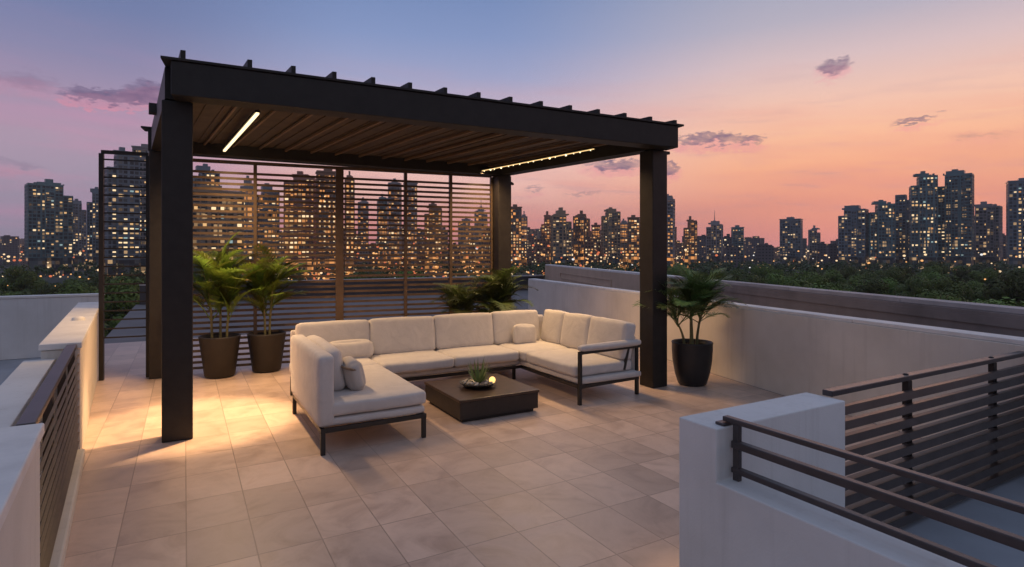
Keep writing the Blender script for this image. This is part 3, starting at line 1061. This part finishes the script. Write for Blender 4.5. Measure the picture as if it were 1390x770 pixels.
def potted(label, x, y, style, pm, stems, key, nf, base_h, seed, pot_h=.51, group=None, sc_f=1.0, droop=.85, lo_=-22, hi_=32):
    rnd = random.Random(seed)
    t = thing('potted_palm', label, 'potted plant', (x, y, 0.001), 0, group)
    k = pot_h / .525
    pot = obj('pot', MB().lathe([(r, z * k) for r, z in POTS[style]], 44), pm, t, world_space=False)
    sm_ = MB()
    rings = [(0, .475 * k)] + [(r, .47 * k + .008 * math.sin(r * 90)) for r in (.07, .14, .20, .222)]
    sm_.lathe([(max(r, .001), z + .003) for r, z in rings], 30)
    o_ = obj('soil', sm_, M['soil'], pot, world_space=False)
    per = nf // len(stems)
    for i, (sx, sy, lean, hgt, fan) in enumerate(stems):
        a = fan
        pts = [Vector((sx, sy, .46 * k))]
        for q in range(1, 7):
            f = q / 6
            pts.append(Vector((sx + math.cos(a) * lean * f * f, sy + math.sin(a) * lean * f * f, .46 * k + hgt * f)))
        obj('stem', MB().tube(pts, [.017 - .0012 * q for q in range(7)], 7), M['stem'], t, world_space=False)
        top = pts[-1]
        for j in range(per):
            fr_ = bpy.data.objects.new('frond', rnd.choice(FRD[key]))
            col.objects.link(fr_)
            fr_.parent = t
            lift = rnd.random()
            s_ = sc_f * rnd.uniform(.72, 1.08)
            qf = rnd.random() ** 1.3 * droop
            fr_.location = pts[-1].lerp(pts[1], qf)
            fr_.rotation_euler = (rnd.uniform(-.25, .25), -R(lo_ + (hi_ - lo_) * lift), a * .35 + 2 * PI * (j + rnd.uniform(-.3, .3)) / per)
            fr_.scale = (s_, s_, s_)
    return t


potted('bright green palm in a tapered brown pot, half behind the front left post', .40, 8.32, 'cone', M['pot_brown'],
       [(-.09, .02, .05, .72, 2.6), (.08, -.03, .06, .62, .2), (.01, .08, .05, .82, 1.4)], 'bright', 48, .5, 1, .53, sc_f=.92)
potted('bright green palm in a tapered brown pot next to the chaise end of the sofa', .97, 8.40, 'cone', M['pot_brown'],
       [(-.02, .0, .05, .60, 2.2), (.04, .03, .07, .78, .4)], 'bright', 40, .5, 2, .52, sc_f=.92)
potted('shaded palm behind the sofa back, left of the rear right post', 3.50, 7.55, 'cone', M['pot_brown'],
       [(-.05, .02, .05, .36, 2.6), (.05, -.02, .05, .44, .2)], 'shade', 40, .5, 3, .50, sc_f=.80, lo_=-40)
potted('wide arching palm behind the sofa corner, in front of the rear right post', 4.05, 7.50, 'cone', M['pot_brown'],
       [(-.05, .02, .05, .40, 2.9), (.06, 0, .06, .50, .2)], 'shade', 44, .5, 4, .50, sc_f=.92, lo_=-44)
potted('dark fan-like palm in a rounded black pot by the white wall', 5.36, 4.98, 'round', M['pot_black'],
       [(-.10, .03, .12, .34, 2.7), (-.04, -.04, .06, .46, 3.6), (.0, .02, .01, .58, 1.0), (.05, -.03, .07, .46, 5.6), (.10, .02, .11, .36, .3)], 'dark', 88, .5, 5, .52, sc_f=.86, droop=.35, lo_=-28, hi_=36)

# ------------------------------------------------------------------ city
def facade(name, c, glass, warm=.5, rough=.5):
    return mat(name, c, rough, var=.12, scale=.05)


WALLS = dict(
    blue=mat('blue_grey_facade', (.15, .20, .24), .35, var=.25, scale=.06),
    teal=mat('teal_glass_facade', (.11, .20, .22), .3, var=.25, scale=.06),
    grey=mat('grey_facade', (.26, .25, .26), .6, var=.2, scale=.06),
    brown=mat('brown_facade', (.24, .14, .09), .65, var=.2, scale=.06),
    beige=mat('beige_facade', (.34, .25, .17), .7, var=.15, scale=.06),
    rose=mat('rose_facade', (.30, .14, .10), .7, var=.2, scale=.06),
)
GLASS = mat('window_glass', (.03, .042, .052), .3)
def glass_cells(m, prob=.1, ec=(1, .62, .3), es=.6):
    t = m.node_tree
    x = N(t)
    b = t.nodes['Principled BSDF']
    tcn = x.node('ShaderNodeTexCoord')
    sn = x.node('ShaderNodeVectorMath', operation='SNAP')
    sn.inputs[1].default_value = (3.3, 3.3, 3.4)
    t.links.new(tcn.outputs['Object'], sn.inputs[0])
    wn = x.node('ShaderNodeTexWhiteNoise', noise_dimensions='3D')
    t.links.new(sn.outputs[0], wn.inputs[0])
    c = x.ramp(wn.outputs[0], [(.0, (.012, .016, .020, 1)), (.55, (.035, .05, .06, 1)), (.8, (.10, .13, .14, 1)), (1.0, (.26, .25, .22, 1))])
    t.links.new(c, b.inputs['Base Color'])
    sp2 = x.node('ShaderNodeSeparateColor')
    t.links.new(wn.outputs[1], sp2.inputs[0])
    b.inputs['Emission Color'].default_value = (*ec, 1)
    t.links.new(x.m('MULTIPLY', x.m('LESS_THAN', sp2.outputs[0], prob), x.m('MULTIPLY', x.m('POWER', sp2.outputs[1], 2.0), es)), b.inputs['Emission Strength'])
    m.cycles.emission_sampling = 'NONE'


glass_cells(GLASS, .16)
GLASS_WARM = mat('amber_window_glass', (.03, .042, .052), .3)
glass_cells(GLASS_WARM, .55, (1, .40, .11), 1.0)
WIN = [emis('window_light_amber', (1.0, .58, .24), .85), emis('window_light_warm', (1.0, .72, .40), 1.25),
       emis('window_light_orange', (1.0, .42, .13), .75), emis('window_light_cool', (.60, .85, .85), .45),
       emis('window_light_dim', (1.0, .60, .28), .28), emis('window_light_half', (1.0, .62, .30), .50)]
n_win = 0


def tower(label, x0, x1, ytop, d, style='blue', lit=30, warm=(4, 3, 1, .6), yaw=None, crown='box', mast=0.0, depth=None, fh=3.4, cols=None, seed=0, group=None, low=False):
    """a block of flats: glass core, floor slabs, columns, roof house; lit panes are separate parts"""
    global n_win
    rnd = random.Random(seed * 77 + int(x0 * 3))
    px = (x0 + x1) / 2
    gx, gy = far(px, d)
    W = (x1 - x0) / FPX * d
    H = CAMH - GZ + (VH - ytop) * d / FPX
    face = math.atan2(gx, gy)
    th = R(yaw if yaw is not None else rnd.uniform(-24, 24))
    D_ = depth or W * rnd.uniform(.55, .8)
    # the silhouette keeps its width when turned
    k = W / (W * math.cos(th) + D_ * abs(math.sin(th)))
    W, D_ = W * k, D_ * k
    t = thing('city_tower' if not low else 'city_block', label, 'building', (gx, gy, GZ), -face + th, group)
    hw, hd = W / 2, D_ / 2
    core, sl_ = MB(), MB()
    wallm = WALLS[style]
    vis0 = max(0, int((18 if d > 250 else 8) / fh))
    vols = []
    if W > 13 and crown != 'slab':
        sw = W * rnd.uniform(.22, .36)
        sg = rnd.choice((-1, 1))
        hs = H * rnd.uniform(.86, .96)
        off = rnd.uniform(1.2, 2.6)
        if sg > 0:
            vols = [(-hw, hw - sw, -hd, hd, H), (hw - sw, hw, -hd + off, hd - .8, hs)]
        else:
            vols = [(-hw + sw, hw, -hd, hd, H), (-hw, -hw + sw, -hd + off, hd - .8, hs)]
        if W > 26:
            xa, xb = vols[0][0], vols[0][1]
            cx_ = xa + (xb - xa) * rnd.uniform(.35, .65)
            vols.append((cx_ - W * .11, cx_ + W * .11, -hd - 1.4, -hd + .1, H * rnd.uniform(.9, .985)))
    else:
        vols = [(-hw, hw, -hd, hd, H)]
    grid = []
    for (xa, xb, ya, yb, hv) in vols:
        core.box(xa + .5, xb - .5, ya + .5, yb - .5, 0, hv - 1)
        nfl = max(3, int(hv / fh))
        nc = cols or max(2, round((xb - xa) / 3.3))
        nd = max(1, round((yb - ya) / 3.3))
        thick = rnd.uniform(.45, .9)
        for i in range(vis0, nfl + 1):
            z = i * hv / nfl
            sl_.box(xa, xb, ya, yb, z - thick, z + (.3 if i < nfl else 1.1))
        cw = (xb - xa) / nc
        pilaster = rnd.choice((2, 3, 4))
        for i in range(nc + 1):
            x = xa + i * cw
            ww = .28 if i % pilaster else .75
            sl_.box(max(xa - .1, x - ww), min(xb + .1, x + ww), ya - .12, ya + .6, vis0 * fh, hv + .1)
        for i in range(nd + 1):
            y = ya + i * (yb - ya) / nd
            for sx, xx in ((-1, xa), (1, xb)):
                sl_.box(xx - .12 if sx < 0 else xx - .5, xx + .5 if sx < 0 else xx + .12, max(ya, y - .4), min(yb, y + .4), vis0 * fh, hv + .1)
        if rnd.random() < .5 and nc > 3:          # a run of projecting balconies
            c0 = rnd.randrange(nc - 1)
            for i in range(vis0, nfl):
                sl_.box(xa + c0 * cw + .2, xa + (c0 + 1.6) * cw, ya - 1.3, ya - .13, i * hv / nfl - .25, i * hv / nfl + .75)
        grid.append((xa, xb, ya, yb, hv, nfl, nc, nd, cw))
    obj('glazing', core, GLASS_WARM if 262 < x0 < 930 and style != 'beige' else GLASS, t, world_space=False)
    obj('wall', sl_, wallm, t, world_space=False)
    rf = MB()
    if crown == 'box':
        q = rnd.uniform(-.2, .2)
        rf.box(-hw * .55 + q * hw, hw * .5 + q * hw, -hd * .6, hd * .6, H + 1.2, H + rnd.uniform(3, 5.5))
        rf.box(-hw * .2, hw * .15, -hd * .3, hd * .3, H + 1.2, H + rnd.uniform(5.5, 7.5))
        for q in range(4):
            x = rnd.uniform(-.8, .7) * hw
            rf.box(x, x + rnd.uniform(1, 3), -hd * .5, hd * .2, H + 1.2, H + rnd.uniform(2, 3.4))
    elif crown == 'step':
        rf.box(-hw * .78, hw * .74, -hd * .8, hd * .8, H + 1.2, H + W * .12)
        rf.box(-hw * .5, hw * .42, -hd * .6, hd * .6, H + W * .12, H + W * .30)
        rf.box(-hw * .22, hw * .16, -hd * .4, hd * .4, H + W * .30, H + W * .46)
    elif crown == 'slant':
        rf.hexa([(-hw * .8, -hd * .8, H + 1.2), (hw * .8, -hd * .8, H + 1.2), (hw * .8, hd * .8, H + 1.2), (-hw * .8, hd * .8, H + 1.2),
                 (-hw * .8, -hd * .8, H + 2), (hw * .8, -hd * .8, H + W * .25), (hw * .8, hd * .8, H + W * .25), (-hw * .8, hd * .8, H + 2)])
    elif crown == 'slab':
        rf.box(-hw - .6, hw + .6, -hd - .6, hd + .6, H + 1.2, H + 2.4)
        rf.box(-hw * .4, hw * .3, -hd * .5, hd * .5, H + 2.4, H + 5)
    if crown != 'none':
        obj('roof_house', rf, wallm, t, world_space=False)
    if mast:
        obj('mast', MB().tube([(0, 0, H), (0, 0, H + mast * .5), (0, 0, H + mast)], [.7, .45, .15], 6), WALLS['grey'], t, world_space=False)
    # lit panes, in little runs
    lit = min(int(lit * .82), 98)
    pane = [MB().box(-1.05, 1.05, -.05, .05, -.85, .75).mesh('lit_window', [w_]) for w_ in WIN]
    pane2 = [MB().box(-.05, .05, -1.05, 1.05, -.85, .75).mesh('lit_window', [w_]) for w_ in WIN]
    used = set()
    side = 1 if th > 0 else -1
    tries = 0
    pw, ph = rnd.choice((.62, .8, 1.0, 1.35)), rnd.choice((.75, .95, 1.1))
    favs = [(g, rnd.randrange(g[6])) for g in grid for _ in range(2)]
    while len(used) < lit and tries < lit * 8:
        tries += 1
        g = rnd.choices(grid, [q[1] - q[0] for q in grid])[0]
        side_face = rnd.random() < (g[3] - g[2]) * abs(math.sin(th)) / (W + .01)
        c_ = rnd.randrange(g[7] if side_face else g[6])
        if not side_face and rnd.random() < .4:
            g, c_ = rnd.choice(favs)
        xa, xb, ya, yb, hv, nfl, nc, nd, cw = g
        fl_ = rnd.randrange(vis0, nfl) if rnd.random() < .7 else rnd.randrange(vis0, max(vis0 + 1, int(vis0 + (nfl - vis0) * .45)))
        for r_ in range(rnd.choice((1, 1, 1, 1, 2, 2, 3))):
            cc = c_ + r_
            if cc >= (nd if side_face else nc) or (g[0], side_face, fl_, cc) in used or len(used) >= lit:
                continue
            used.add((g[0], side_face, fl_, cc))
            z = (fl_ + .5) * hv / nfl - .2
            w_i = rnd.choices(range(len(WIN)), warm + (2.4, 2.2))[0]
            if side_face:
                o = bpy.data.objects.new('lit_window', pane2[w_i])
                o.location = ((xb - .46) if side < 0 else (xa + .46), ya + (cc + .5) * (yb - ya) / nd, z)
                o.location.x = (xa + .44) if side > 0 else (xb - .44)
                o.scale = (1, min(1.2, pw * rnd.uniform(.7, 1.05)), ph * rnd.uniform(.75, 1.1))
            else:
                o = bpy.data.objects.new('lit_window', pane[w_i])
                o.location = (xa + (cc + .5) * cw, ya + .46, z)
                o.scale = (min(1.45, pw * rnd.uniform(.6, 1.15)), 1, ph * rnd.uniform(.75, 1.1))
            col.objects.link(o)
            o.parent = t
            n_win += 1
    return t


T = [
    # left of the pergola
    ('dark stepped tower with amber windows, tallest of the blocks at the far left', 41, 93, 253, 560, 'teal', 62, 'step0', 8),
    ('slender blue-grey tower right behind the dark stepped tower', 93, 115, 277, 700, 'blue', 20, 'box', 12),
    ('slim blue tower with a bright lower half just left of the slat wing', 120, 143, 263, 640, 'blue', 30, 'box', -10),
    ('big blue-grey tower seen through the narrow slat wing', 146, 186, 212, 420, 'blue', 52, 'box', 10),
    ('tall grey tower with warm windows behind the rear left post', 183, 216, 205, 470, 'grey', 44, 'slab', -8),
    # behind the screen
    ('blue-grey tower rising behind the beige slab block in the screen', 262, 296, 236, 430, 'blue', 46, 'box', 8),
    ('wide beige slab block with long balcony lines seen through the screen', 250, 326, 268, 260, 'beige', 36, 'slab', 4),
    ('stepped grey block right of the beige slab block', 327, 346, 256, 330, 'grey', 26, 'box', -14),
    ('dark blue stepped tower in the second bay of the screen', 347, 378, 262, 480, 'blue', 30, 'step', 10),
    ('broad brown tower with rows of orange windows in the second screen bay', 386, 430, 244, 460, 'rose', 98, 'box', -12),
    ('tall brown tower with golden windows beside the thick screen mullion', 430, 462, 238, 420, 'brown', 98, 'slab', 6),
    ('brown block of golden windows just right of the thick screen mullion', 468, 481, 244, 460, 'brown', 44, 'box', 10),
    ('thin grey tower in the third bay of the screen', 486, 500, 276, 700, 'grey', 14, 'box', 0),
    ('slim green-grey tower left of the tallest tower in the third bay', 512, 526, 272, 620, 'teal', 18, 'box', 8),
    ('tallest dark grey tower in the middle of the screen', 527, 545, 250, 560, 'grey', 34, 'step', -12),
    ('broad grey tower behind the thin middle mullion of the screen', 548, 566, 252, 590, 'grey', 32, 'slab', 12),
    ('domed brown tower in the fourth bay of the screen', 576, 600, 284, 640, 'brown', 30, 'step', -6),
    ('grey spired tower in the last bay of the screen', 644, 662, 288, 660, 'grey', 26, 'step', 10),
    ('low grey block at the foot of the spired tower in the last bay', 622, 645, 302, 720, 'grey', 18, 'box', -10),
    # between the right posts
    ('brown tower with a dark flat cap right of the rear right post', 691, 708, 284, 620, 'brown', 32, 'slab', 8),
    ('narrow grey tower leaning close to the dark-capped brown tower', 707, 716, 295, 660, 'grey', 16, 'box', -4),
    ('rose brick block with orange windows', 734, 752, 296, 640, 'rose', 26, 'box', -14),
    ('pale banded block with a dark peaked crown', 747, 776, 294, 600, 'beige', 36, 'step', 9),
    ('brown tower right of the dark-crowned banded block', 778, 801, 295, 650, 'brown', 28, 'box', -12),
    ('short brown block in the gap between two brown towers', 803, 815, 308, 700, 'rose', 14, 'slab', 6),
    ('beige and grey tower with twin roof blocks left of the front right post', 816, 842, 289, 640, 'beige', 32, 'box', 14),
    ('grey block with pale bands between twin-roofed tower and post', 840, 853, 304, 690, 'grey', 18, 'box', -8),
    ('brown rounded tower touching the left edge of the front right post', 852, 868, 298, 660, 'brown', 24, 'slab', 6),
    # right of the front right post
    ('tall thin tower directly right of the front right post', 897, 916, 272, 560, 'grey', 40, 'box', -12),
    ('brown ragged-topped block right of the tall thin tower', 928, 946, 302, 680, 'brown', 24, 'box', 10),
    ('grey tapering tower with a tall red mast', 959, 981, 306, 720, 'grey', 18, 'box', -8),
    ('small teal glass block right of the masted tower', 993, 1009, 311, 760, 'teal', 12, 'slab', 8),
    ('flat-topped slate block with a small antenna', 1060, 1088, 300, 780, 'blue', 24, 'slab', -8),
    ('little grey tower right of the slate block', 1098, 1113, 313, 820, 'grey', 12, 'box', 8),
    ('round-shouldered blue-grey tower, leftmost of the tall group on the right', 1140, 1176, 286, 640, 'blue', 34, 'box', -12),
    ('dark teal tower with a notched right shoulder', 1180, 1212, 279, 620, 'teal', 34, 'box', 10),
    ('slim blue tower pressed against the tall pair on the right', 1217, 1235, 266, 640, 'blue', 28, 'none', -8),
    ('teal-topped left one of the tall pair on the right', 1237, 1269, 241, 600, 'teal', 60, 'box', 8),
    ('stepped right one of the tall pair on the right', 1277, 1317, 239, 600, 'teal', 66, 'box', -7),
    ('broad grey tower right of the tall pair', 1317, 1355, 282, 640, 'grey', 40, 'box', -10),
    ('dark office tower with long lit floors cut by the right picture edge', 1372, 1412, 249, 560, 'blue', 50, 'slab', 6),
]
for i, (lab, x0, x1, yt, d, stl, lit, crown, yw) in enumerate(T):
    mast = 0
    if 'mast' in lab and stl == 'grey' and 'masted' not in lab:
        mast = 19
    if 'antenna' in lab:
        mast = 7
    if 'spired' in lab and 'foot' not in lab:
        mast = 18
    wm = (5, 3, 3, .1) if 262 <= x0 < 930 else (4, 4, .6, .7)
    tower(lab, x0, x1, yt, d, stl, lit, wm, yw, 'box' if crown == 'step0' else crown, mast, seed=i)

# nameless low and middle blocks along the horizon; their panes are too small to show as parts
def small_facade(name, c, prob):
    m = mat(name, c, .7)
    t = m.node_tree
    x = N(t)
    b = t.nodes['Principled BSDF']
    tcn = x.node('ShaderNodeTexCoord')
    oi = x.node('ShaderNodeObjectInfo')
    sp = x.node('ShaderNodeSeparateXYZ')
    t.links.new(tcn.outputs['Object'], sp.inputs[0])
    u = x.m('DIVIDE', x.m('ADD', x.m('ADD', sp.outputs[0], sp.outputs[1]), x.m('MULTIPLY', oi.outputs['Random'], 97)), 3.6)
    v = x.m('DIVIDE', sp.outputs[2], 3.3)
    fu, fv = x.m('FRACT', u), x.m('FRACT', v)
    win = x.m('MULTIPLY', x.m('MULTIPLY', x.m('GREATER_THAN', fu, .28), x.m('LESS_THAN', fu, .78)), x.m('MULTIPLY', x.m('GREATER_THAN', fv, .36), x.m('LESS_THAN', fv, .80)))
    cb_ = x.node('ShaderNodeCombineXYZ')
    t.links.new(x.m('FLOOR', u), cb_.inputs[0])
    t.links.new(x.m('FLOOR', v), cb_.inputs[1])
    t.links.new(oi.outputs['Random'], cb_.inputs[2])
    wn = x.node('ShaderNodeTexWhiteNoise', noise_dimensions='3D')
    t.links.new(cb_.outputs[0], wn.inputs[0])
    on = x.m('MULTIPLY', win, x.m('LESS_THAN', wn.outputs[0], prob))
    t.links.new(x.mix(win, (*c, 1), (.014, .016, .02, 1)), b.inputs['Base Color'])
    sp2 = x.node('ShaderNodeSeparateColor')
    t.links.new(wn.outputs[1], sp2.inputs[0])
    t.links.new(x.mix(sp2.outputs[1], (1, .45, .15, 1), (1, .78, .45, 1)), b.inputs['Emission Color'])
    t.links.new(x.m('MULTIPLY', on, x.m('MULTIPLY', x.m('POWER', sp2.outputs[2], 1.6), 1.5)), b.inputs['Emission Strength'])
    m.cycles.emission_sampling = 'NONE'
    return m


SMALL = [small_facade('low_block_facade_grey', (.11, .10, .11), .16), small_facade('low_block_facade_brown', (.22, .13, .09), .36), small_facade('low_block_facade_pale', (.26, .21, .18), .2)]
rnd = random.Random(21)


def block(px, wpx, ytop, d, mi, label):
    gx, gy = far(px, d)
    W = wpx / FPX * d
    H = CAMH - GZ + (VH - ytop) * d / FPX
    D_ = W * rnd.uniform(.5, 1.0)
    mb = MB()
    mb.box(-W / 2, W / 2, -D_ / 2, D_ / 2, 0, H)
    mb.box(-W / 2 - .3, W / 2 + .3, -D_ / 2 - .3, D_ / 2 + .3, H + .002, H + .7)
    q = rnd.uniform(-.2, .2) * W
    mb.box(q - W * .18, q + W * .15, -D_ * .25, D_ * .25, H + .702, H + rnd.uniform(2.2, 5))
    if rnd.random() < .5:
        mb.box(-W * .42, -W * .1, -D_ * .4, D_ * .2, H + .702, H + rnd.uniform(1.8, 3))
    me = mb.mesh('city_block', [SMALL[mi]])
    o = bpy.data.objects.new('city_block', me)
    col.objects.link(o)
    o.location = (gx, gy, GZ)
    o.rotation_euler = (0, 0, -math.atan2(gx, gy) + rnd.uniform(-.5, .5))
    return tag(o, label, 'building', 'low blocks along the horizon')


for k in range(230):
    px = -60 + 1530 * (k + rnd.random()) / 150 if k < 150 else (-700 + 640 * (k - 150 + rnd.random()) / 45 if k < 195 else 1470 + 640 * (k - 195 + rnd.random()) / 35)
    mid_ = 240 < px < 900
    d = rnd.uniform(620, 1500)
    yt = 343 - (rnd.uniform(2, 32) ** 1.0) * (1.0 if mid_ else .72)
    mi = rnd.choices((0, 1, 2), (2, 3, 2) if mid_ else (4, 1, 1))[0]
    lab = ('far grey block, low on the horizon among the towers', 'far brown block, low on the horizon among the towers', 'far pale block, low on the horizon among the towers')[mi]
    block(px, rnd.uniform(9, 22), yt, d, mi, lab)
for k in range(70):
    px = 290 + 620 * (k + rnd.random()) / 70
    block(px, rnd.uniform(10, 24), 343 - rnd.uniform(4, 34), rnd.uniform(600, 950), rnd.choice((1, 1, 2)), 'brown or pale block with orange windows, low behind the slat screen' if px < 690 else 'brown or pale block with orange windows, low between the right posts')
# farthest skyline of even lower blocks
for k in range(70):
    px = -40 + 1480 * (k + rnd.random()) / 70
    block(px, rnd.uniform(10, 26), 343 - rnd.uniform(1, 14), rnd.uniform(1700, 2600), 0, 'hazy grey block on the farthest line of the skyline')

# street lamps, signs and traffic far below: countless points of light
ls = MB()
rl = random.Random(9)
for k in range(1900):
    px = rl.uniform(-40, 1440) if k < 900 else rl.uniform(300, 900)
    dens = 1.0 if 240 < px < 740 else .62
    if rl.random() > dens:
        continue
    d = rl.uniform(230, 820) if rl.random() < .7 else rl.uniform(120, 260)
    if px > 740 and d < 330:
        if rl.random() < .7:
            continue
    z = GZ + (rl.uniform(4, 13) if d < 420 else (rl.uniform(10, 24) if not 300 < px < 760 else rl.uniform(10, 46) * rl.uniform(.4, 1)))
    gx, gy = far(px, d)
    r_ = d / FPX * rl.choice((.7, 1.0, 1.3, 1.8))
    ls.ball((gx, gy, z), r_, 8, 6, (1, 1, .8), rl.choices((0, 1, 2, 3), (6, 3, 5, .4) if 240 < px < 760 else (4, 4, 1.6, 1))[0])
LG = [emis('street_light_amber', (1.0, .48, .16), 1.2), emis('street_light_warm', (1.0, .70, .40), 1.3), emis('street_light_red', (1.0, .24, .09), .8), emis('street_light_white', (.95, .92, .9), 1.0)]
tag(obj('city_lights', ls, LG), 'countless amber street and traffic lights spread along the foot of the skyline', 'lights', kind='stuff')


# ------------------------------------------------------------------ trees
def tree_meshes(seed, H, cr):
    rnd = random.Random(seed)
    tk = MB()
    tk.tube([(0, 0, 0), (.15, .05, H * .25), (.1, -.1, H * .5), (.2, 0, H * .75)], [.36, .28, .2, .1], 8)
    lobes = []
    for k in range(10):
        a = rnd.uniform(0, 2 * PI)
        rr_ = cr * math.sqrt(rnd.random()) * .8
        z = H * rnd.uniform(.45, .86) - rr_ * .12
        c = Vector((rr_ * math.cos(a), rr_ * math.sin(a), z))
        lobes.append((c, cr * rnd.uniform(.28, .46)))
        tk.tube([(.1, 0, H * rnd.uniform(.28, .45)), (c.x * .5, c.y * .5, (H * .4 + c.z) / 2), (c.x, c.y, c.z)], [.13, .08, .03], 5)
    lobes.append((Vector((0, 0, H * .82)), cr * .5))
    cm = MB()
    for c, r in lobes:
        for k in range(430):
            dv = Vector((rnd.gauss(0, 1), rnd.gauss(0, 1), rnd.gauss(0, 1))).normalized()
            p = c + Vector((dv.x, dv.y, dv.z * .78)) * r * (1 - .4 * rnd.random() ** 2.5)
            nrm = (dv * 2.2 + Vector((rnd.gauss(0, .45), rnd.gauss(0, .45), rnd.gauss(.2, .4)))).normalized()
            u = nrm.cross(Vector((rnd.gauss(0, 1), rnd.gauss(0, 1), rnd.gauss(0, 1)))).normalized()
            v = nrm.cross(u)
            s_ = rnd.uniform(.2, .42)
            cm.add([p - u * s_, p - v * s_ * .55, p + u * s_, p + v * s_ * .55], [(0, 1, 2, 3)])
    return tk.mesh('trunk', [M['bark']]), cm.mesh('crown', [M['crown']])


TV = [tree_meshes(100 + k, h_, c_) for k, (h_, c_) in enumerate(((12.5, 5.6), (14, 6.0), (11, 5.0), (13, 6.8), (10.5, 5.6)))]
TL = ('broad dark green tree below the terrace', 'tall dark green tree below the terrace', 'small rounded green tree below the terrace', 'wide spreading green tree below the terrace', 'low bushy green tree below the terrace')
rt = random.Random(31)
placed = []


def plant_tree(px, d):
    gx, gy = far(px, d)
    if -14 < gx < 19 and -10 < gy < 27:
        return
    for (a, b) in placed:
        if (a - gx) ** 2 + (b - gy) ** 2 < 95:
            return
    placed.append((gx, gy))
    k = rt.randrange(5)
    t = thing('tree', TL[k], 'tree', (gx, gy, GZ), rt.uniform(0, 6.28), 'trees below the terrace')
    s_ = rt.uniform(.85, 1.22)
    t.scale = (s_, s_, s_ * rt.uniform(.9, 1.1))
    for nm, me in zip(('trunk', 'crown'), TV[k]):
        o = bpy.data.objects.new(nm, me)
        col.objects.link(o)
        o.parent = t


for k in range(420):
    plant_tree(rt.uniform(880, 1520), 36 + 265 * rt.random() ** .8)
for k in range(110):
    plant_tree(rt.uniform(690, 890), 55 + 170 * rt.random())
for k in range(120):
    plant_tree(rt.uniform(-80, 240), 45 + 190 * rt.random())
for k in range(70):
    plant_tree(rt.uniform(240, 690), 60 + 160 * rt.random())
# the wood beyond, one mass
fw = MB()
for k in range(2000):
    px = rt.uniform(-120, 1560) if k < 1500 else rt.choice((rt.uniform(-800, -120), rt.uniform(1560, 2200)))
    d = 290 + 560 * rt.random() ** 1.2
    if px < 690 and rt.random() < .6:
        continue
    gx, gy = far(px, d)
    hh = rt.uniform(8, 14.5)
    rr_ = rt.uniform(3.5, 6.5)
    for q in range(34):
        dv = Vector((rt.gauss(0, 1), rt.gauss(0, 1), abs(rt.gauss(0, 1)) - .2)).normalized()
        p = Vector((gx, gy, GZ + hh - rr_ * .8)) + Vector((dv.x, dv.y, dv.z * .8)) * rr_ * rt.uniform(.6, 1)
        nrm = (dv + Vector((rt.gauss(0, .4), rt.gauss(0, .4), rt.gauss(0, .4)))).normalized()
        u = nrm.cross(Vector((.3, .5, .81))).normalized()
        v = nrm.cross(u)
        s_ = rt.uniform(.7, 1.3)
        fw.add([p - u * s_, p - v * s_ * .7, p + u * s_, p + v * s_ * .7], [(0, 1, 2, 3)])
tag(obj('distant_wood', fw, M['wood_far']), 'dark distant tree cover spreading towards the foot of the city', 'woodland', kind='stuff')
# evening haze over the whole town
hz = MB()
hz.box(-2750, 2750, -2750, 2750, GZ - 1, 260)
hm = bpy.data.materials.new('evening_haze')
hm.use_nodes = True
for n_ in list(hm.node_tree.nodes):
    if n_.type == 'BSDF_PRINCIPLED':
        hm.node_tree.nodes.remove(n_)
pv = hm.node_tree.nodes.new('ShaderNodeVolumePrincipled')
pv.inputs['Color'].default_value = (.93, .90, .92, 1)
pv.inputs['Density'].default_value = .00013
hm.node_tree.links.new(pv.outputs[0], hm.node_tree.nodes['Material Output'].inputs['Volume'])
tag(obj('haze', hz, hm), 'thin evening haze over the city', 'haze', kind='stuff')
print('windows', n_win, 'trees', len(placed), 'objects', len(bpy.data.objects))
